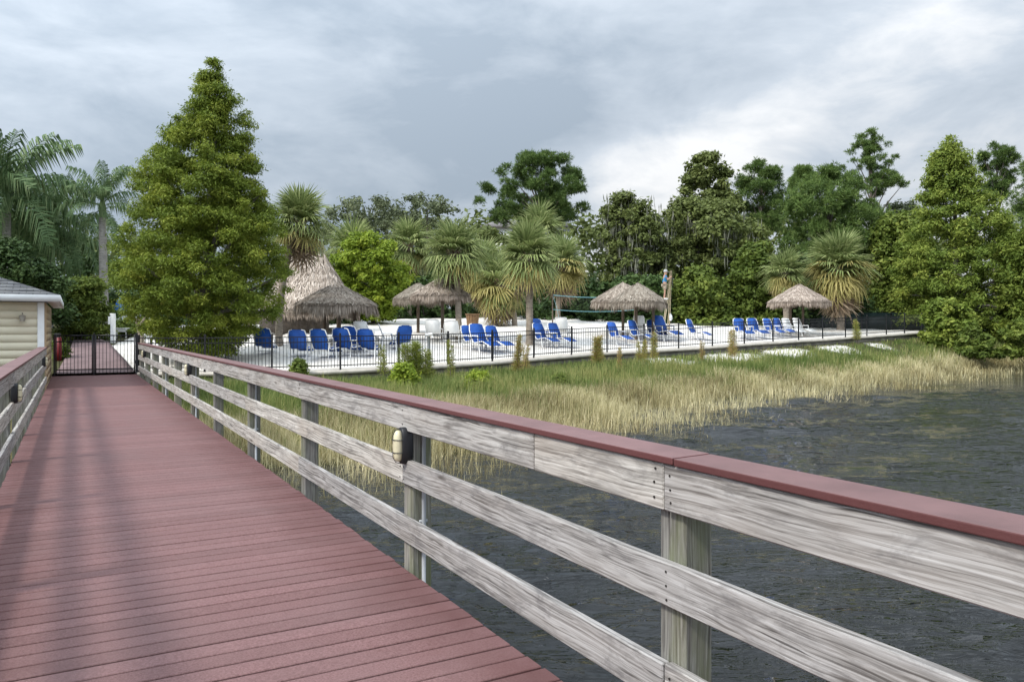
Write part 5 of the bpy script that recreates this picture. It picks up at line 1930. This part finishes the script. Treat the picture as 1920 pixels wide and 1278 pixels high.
    for s in (-1, 1):
        m.box((-0.07, s * 0.108 - 0.045, -0.005), (0.19, s * 0.108 + 0.045, 0.065))
    m.obj('shoes', M_WHITE, root)


build_person()


# ------------------------------------------------------------------ volleyball net, bin, posts and other small things
def build_net():
    d = 52
    a, b = ground_at(1036, d), ground_at(1190, d + 2)
    root = empty('volleyball_net', a)
    tag(root, 'volleyball net with teal tapes strung behind the largest palm', 'net')
    rel = b - a
    zt, zb_ = H - (553 - HZ) / F * d - a.z, H - (580 - HZ) / F * d - a.z
    for q in (Vector((0, 0, 0)), rel):
        m = MB()
        m.tube([q + Vector((0, 0, -0.3)), q + Vector((0, 0, 1.2)), q + Vector((0, 0, zt + 0.15))], 0.045, 8)
        m.obj('net_pole', M_POLE, root)
    for z, w in ((zt, 0.024), (zb_, 0.02)):
        m = MB()
        tt = np.linspace(0, 1, 14)
        P = np.stack([rel.x * tt, rel.y * tt, rel.z * tt + z - 0.55 * tt * (1 - tt)], -1)
        V = np.concatenate([P + [0, -.006, w], P + [0, -.006, -w], P + [0, .006, -w], P + [0, .006, w]])
        i = np.arange(13)
        m.add(V, [np.stack([k * 14 + i, k * 14 + i + 1, ((k + 1) % 4) * 14 + i + 1, ((k + 1) % 4) * 14 + i], -1) for k in range(4)])
        m.obj('tape', M_TEAL, root)
    m = MB()
    for s in np.arange(0.01, 1, 0.02):
        p = Vector((rel.x * s, rel.y * s, rel.z * s - 0.55 * s * (1 - s)))
        m.box((p.x - .003, p.y - .003, p.z + zb_), (p.x + .003, p.y + .003, p.z + zt))
    for z in np.arange(zb_ + .1, zt, 0.1):
        P = np.stack([rel.x * tt, rel.y * tt, rel.z * tt + z - 0.55 * tt * (1 - tt)], -1)
        m.tube(P, 0.003, 3, False)
    o = m.obj('netting', M_BLACK, root)
    m = MB()
    m.tube([(0, 0, zt), (0.25, -0.3, 1.3), (0.5, -0.7, 0)], 0.012, 5)
    m.obj('guy_rope', M_TEAL, root)


build_net()


def build_bin():
    g = ground_hit(886, 622)
    root = empty('wooden_bin', g)
    tag(root, 'round tan wooden bin between the front palm and the blue chairs', 'bin')
    for k in range(14):
        a = k * 2 * math.pi / 14
        m = Matrix.Rotation(a, 4, 'Z') @ Matrix.Translation((0.32, 0, 0.55)) @ Matrix.Rotation(R(6), 4, 'Y')
        link('stave', cham_box(0.03, 0.137, 0.9, 0.004, M_TAN, 'stave'), root, mtx=m)
    m = MB()
    m.tube([(0, 0, 0.1), (0, 0, 0.13)], 0.3, 14)
    m.obj('bottom_disc', M_BLACK, root)
    m = MB()
    m.tube([(0, 0, 0.98), (0, 0, 1.04)], 0.43, 16)
    m.obj('lid', M_TAN, root)


build_bin()


def build_standpipe():
    g = ground_hit_bank(792, 700)
    p, n = fence_pt(float(FS[np.argmin(np.abs((FP[:, 0] / FP[:, 1] * F + CX) - 792))]))
    root = empty('standpipe', (p[0] - n[0] * 0.3, p[1] - n[1] * 0.3, p[2] - 0.5))
    tag(root, 'grey pipe with a white tap head standing at the fence bend', 'pipe')
    m = MB()
    m.tube([(0, 0, -0.2), (0, 0, 0.8), (0, 0, 1.65)], 0.045, 8)
    m.obj('pipe', M_GREY, root)
    m = MB()
    m.tube([(-0.12, 0, 1.70), (0.14, 0, 1.74)], 0.05, 8)
    m.tube([(0.12, 0, 1.74), (0.14, 0, 1.6)], 0.03, 8)
    m.obj('tap', M_WHITE, root)


build_standpipe()


def build_gate_area():
    # path beyond the gate
    pts_r = [ground_hit(247, 694), ground_hit(232, 676), ground_hit(214, 657), ground_hit(205, 646), ground_hit(180, 636)]
    pts_l = [ground_hit(112, 694), ground_hit(122, 676), ground_hit(132, 657), ground_hit(136, 646), ground_hit(140, 636)]
    ax, ay = deck_xy(U1, V_END)
    bx, by = deck_xy(U0, V_END)
    pr = [Vector((ax, ay, 0))] + pts_r
    pl = [Vector((bx, by, 0))] + pts_l
    V = []
    n = 8
    rows = []
    R0 = np.array([tuple(p) for p in pr])
    L0 = np.array([tuple(p) for p in pl])
    t = np.linspace(0, len(pr) - 1, 30)
    Rr = np.stack([np.interp(t, np.arange(len(pr)), R0[:, j]) for j in range(3)], -1)
    Ll = np.stack([np.interp(t, np.arange(len(pl)), L0[:, j]) for j in range(3)], -1)
    G = np.stack([Ll + (Rr - Ll) * k / n for k in range(n + 1)], 1)
    z = gz(G[..., 0], G[..., 1])
    G[..., 2] = np.maximum(z, -0.02) + 0.10
    V = np.concatenate([G.reshape(-1, 3), (G - [0, 0, .35]).reshape(-1, 3)])
    N = 30 * (n + 1)
    idx = np.arange(N).reshape(30, n + 1)
    top = np.stack([idx[:-1, :-1], idx[:-1, 1:], idx[1:, 1:], idx[1:, :-1]], -1).reshape(-1, 4)
    e1 = np.stack([idx[:-1, 0], idx[1:, 0], idx[1:, 0] + N, idx[:-1, 0] + N], -1)
    e2 = np.stack([idx[:-1, -1], idx[:-1, -1] + N, idx[1:, -1] + N, idx[1:, -1]], -1)
    o = MB().add(V, [top, e1, e2]).obj('path', plain('mauve path concrete', (0.19, 0.135, 0.135), 0.9, 0.15, 0.2, 2), None)
    tag(o, 'mauve path leading inland from the gate', kind='structure')
    # white post with a sign box
    g = ground_at(212, 36)
    root = empty('sign_post', g)
    tag(root, 'white sign post seen through the gate', 'post')
    zt = H - (590 - HZ) / F * 36 - g.z
    link('shaft', cham_box(0.17, 0.17, round(zt + .2, 2), 0.01, M_TRIM, 'shaft'), root, (0, 0, (zt - .2) / 2))
    link('plate', cham_box(0.10, 0.2, 0.36, 0.01, M_TRIM, 'plate'), root, (-0.137, 0, zt * 0.76 + 0.05))
    link('post_top', cham_box(0.19, 0.19, 0.06, 0.01, M_TRIM, 'post_top'), root, (-0.02, 0, zt + .03))
    # red board and blue umbrella
    g = ground_at(108, 30)
    root = empty('rescue_board', g)
    tag(root, 'red upright board leaning by the building beyond the gate', 'board')
    m = MB()
    a = np.linspace(0, np.pi, 9)
    out = [(-0.14, 0.0), (-0.15, 0.4)] + [(-0.14 * np.cos(q), 0.86 + 0.15 * np.sin(q)) for q in a] + [(0.15, 0.4), (0.14, 0.0)]
    nn_ = len(out)
    V = [(x, -0.03, z) for x, z in out] + [(x, 0.03, z) for x, z in out]
    i = np.arange(nn_)
    m.add(V, [np.stack([i, (i + 1) % nn_, (i + 1) % nn_ + nn_, i + nn_], -1), i[None, ::-1], (i + nn_)[None, :]])
    m.obj('board_body', M_RED, root)
    link('dark_band', cham_box(0.22, 0.07, 0.16, 0.01, M_BLACK, 'dark_band'), root, (0.0, 0, 1.0))
    g = ground_at(226, 46)
    root = empty('blue_umbrella', g)
    tag(root, 'half folded blue canvas umbrella beyond the gate beside the feather palm', 'umbrella')
    m = MB()
    zc = H - (558 - HZ) / F * 46 - g.z
    m.tube([(0, 0, -0.2), (0, 0, zc)], 0.03, 8)
    m.obj('pole', M_BLACK, root)
    r = np.random.default_rng(5)
    na = 16
    a = np.linspace(0, 2 * np.pi, na, endpoint=False)
    rings = []
    for f, rr, dz in ((0, 0.05, 0.02), (0.3, 0.22, -0.2), (0.65, 0.38, -0.5), (1.0, 0.55, -0.82)):
        pl_ = 1 + 0.28 * np.cos(a * 8) * f
        rings.append(np.stack([np.cos(a) * rr * pl_ + 0.3 * f * f, np.sin(a) * rr * pl_, zc + dz + r.normal(0, 0.03, na) * f - 0.08 * np.cos(a) * f], -1))
    q = [(k * na + j, k * na + (j + 1) % na, (k + 1) * na + (j + 1) % na, (k + 1) * na + j) for k in range(3) for j in range(na)]
    m = MB()
    m.add(np.concatenate(rings), [np.array(q), np.arange(na)[None, ::-1]])
    m.obj('canopy', M_TARP, root)
    m = MB()
    m.box((0.62, -0.2, zc - 0.82), (0.92, 0.2, zc - 0.62))
    m.obj('canopy_tip', M_PINK, root)
    # little grey-roofed shed
    g = ground_at(243, 44)
    root = empty('garden_shed', g)
    tag(root, 'tiny grey-roofed shed behind the hedge beyond the gate', 'shed')
    zc = H - (588 - HZ) / F * 44 - g.z
    m = MB()
    m.box((-0.4, -0.4, -0.1), (0.45, 0.6, zc - 0.4))
    m.obj('wall', M_BEAM, root)
    m = MB()
    m.add([(-0.5, -0.6, zc - 0.33), (0.62, -0.6, zc - 0.38), (0.45, 0.5, zc), (-0.38, 0.5, zc), (-0.5, -0.6, zc - 0.40), (0.62, -0.6, zc - 0.45), (0.45, 0.5, zc - 0.07), (-0.38, 0.5, zc - 0.07)],
          [[(0, 1, 2, 3), (7, 6, 5, 4), (0, 4, 5, 1), (1, 5, 6, 2), (2, 6, 7, 3), (3, 7, 4, 0)]])
    m.obj('roof', M_GREY, root)
    # white tables
    for px, lab in ((199, 'white plastic table beyond the gate left of the sign post'), (232, 'white plastic table beyond the gate right of the sign post')):
        g = ground_at(px, 39)
        root = empty('plastic_table', g)
        tag(root, lab, 'table', 'white tables beyond the gate')
        link('tabletop', cham_box(0.55, 0.55, 0.04, 0.01, M_WHITE, 'tabletop'), root, (0, 0, 0.47))
        link('apron', cham_box(0.5, 0.5, 0.16, 0.01, M_WHITE, 'apron'), root, (0, 0, 0.37))
        for sx in (-1, 1):
            for sy in (-1, 1):
                link('leg', cham_box(0.05, 0.05, 0.5, 0.005, M_WHITE, 'leg'), root, (sx * .23, sy * .23, 0.2))
    # grey cabinet by the railing end
    g = ground_at(283, 33)
    root = empty('utility_cabinet', g)
    tag(root, 'grey utility cabinet on the sand just right of the gate', 'cabinet')
    z1 = H - (612 - HZ) / F * 33 - g.z
    z0 = H - (634 - HZ) / F * 33 - g.z
    link('body', cham_box(0.34, 0.3, round(z1 - z0, 2), 0.012, M_GREY, 'body'), root, (0, 0, (z0 + z1) / 2))
    link('door', cham_box(0.28, 0.016, round(z1 - z0 - .06, 2), 0.004, M_GREY, 'door'), root, (0, -0.158, (z0 + z1) / 2))
    link('leg', cham_box(0.07, 0.07, round(z0 + .2, 2), 0.005, M_BLACK, 'leg'), root, (0, 0, (z0 - .2) / 2))
    # leaning bare trunk
    g = ground_at(270, 34)
    root = empty('dead_trunk', g)
    tag(root, 'leaning bare tan trunk between the sign post and the cabinet', 'tree')
    m = MB()
    e = W(256, 596, 34) - g
    m.tube([(0, 0, -0.2), e * 0.5, e], [0.15, 0.11, 0.09], 8)
    m.obj('trunk', M_PTRUNK, root, smooth=True)
    m = MB()
    m.tube([e * 0.72, e * 0.8 + Vector((0.25, 0, 0.2)), e + Vector((0.4, 0, 0.1))], [0.05, 0.04, 0.02], 6)
    m.obj('branch_stub', M_PTRUNK, root)
    # grey pole behind the thatched bar
    g = ground_at(602, 52)
    root = empty('lamp_pole', g)
    tag(root, 'grey pole rising behind the steep thatched bar roof', 'pole')
    zt = H - (452 - HZ) / F * 52 - g.z
    m = MB()
    m.tube([(0, 0, -0.3), (0, 0, zt)], [0.11, 0.08], 8)
    m.obj('shaft', M_GREY, root)
    link('pole_top', cham_box(0.3, 0.2, 0.1, 0.02, M_GREY, 'pole_top'), root, (0, 0, zt + .05))
    # white cloth near the ladder
    g = ground_hit(1256, 628)
    root = empty('towel_stand', g)
    tag(root, 'small white cloth hanging on a stake behind the tall blue chair', 'cloth')
    zt = H - (588 - HZ) / F * g.y - g.z
    m = MB()
    m.tube([(0, 0, -.1), (0, 0, zt)], 0.02, 6)
    m.obj('stake', M_TAN, root)
    m = MB()
    m.tube([(0, -.03, zt + .02), (0.04, -.03, zt - .12), (0.05, -.03, zt - .32), (0.02, -.03, zt - .42)], [0.05, 0.09, 0.10, 0.05], 8)
    m.obj('cloth', M_WHITE, root)


build_gate_area()


def build_windscreen():
    root = empty('windscreen_fence', (0, 0, 0))
    tag(root, 'dark green mesh windscreen fence at the far right side of the beach', 'fence')
    pts = [ground_at(1505, 63), ground_at(1560, 62), ground_at(1615, 60.5), ground_at(1670, 59), ground_at(1740, 57)]
    for a, b in zip(pts[:-1], pts[1:]):
        zt = lambda p: H - (586 - HZ) / F * p.y
        m = MB()
        n = Vector((b.y - a.y, a.x - b.x, 0)).normalized() * 0.01
        V = [a - Vector((0, 0, .3)) + n, b - Vector((0, 0, .3)) + n, Vector((b.x, b.y, zt(b))) + n, Vector((a.x, a.y, zt(a))) + n]
        V += [v - 2 * n for v in V]
        m.add(V, [[(0, 1, 2, 3), (7, 6, 5, 4), (0, 4, 5, 1), (1, 5, 6, 2), (2, 6, 7, 3), (3, 7, 4, 0)]])
        m.obj('mesh_panel', M_SCREEN, root)
    for p in pts:
        m = MB()
        zt = H - (584 - HZ) / F * p.y
        m.tube([(p.x, p.y - .06, p.z - .3), (p.x, p.y - .06, zt)], 0.035, 8)
        m.obj('post', M_BLACK, root)


build_windscreen()


def build_far_house():
    d = 100
    g = ground_at(985, d)
    root = empty('far_house', g)
    tag(root, 'pale far house with a grey roof glimpsed between the palm crowns', 'building')
    zr = H - (404 - HZ) / F * d - g.z
    ze = H - (426 - HZ) / F * d - g.z
    m = MB()
    m.box((-5.5, 0, -0.2), (6.0, 8, ze))
    m.obj('wall', M_TRIM, root)
    m = MB()
    m.add([(-6.2, -0.6, ze), (6.8, -0.6, ze), (6.8, 8.6, ze), (-6.2, 8.6, ze), (-3.2, 4, zr), (3.6, 4, zr)], [[(0, 1, 5, 4), (2, 3, 4, 5)], [(1, 2, 5), (3, 0, 4)], [(0, 3, 2, 1)]])
    m.obj('roof', plain('grey tile roof', (0.20, 0.19, 0.19), 0.9, 0.1, 0.2, 2), root)
    for x in (-4, -1.2, 1.6, 4.4):
        m = MB()
        m.box((x - .5, -0.05, ze - 1.7), (x + .5, -0.003, ze - 0.4))
        m.obj('window', M_BLACK, root)


build_far_house()
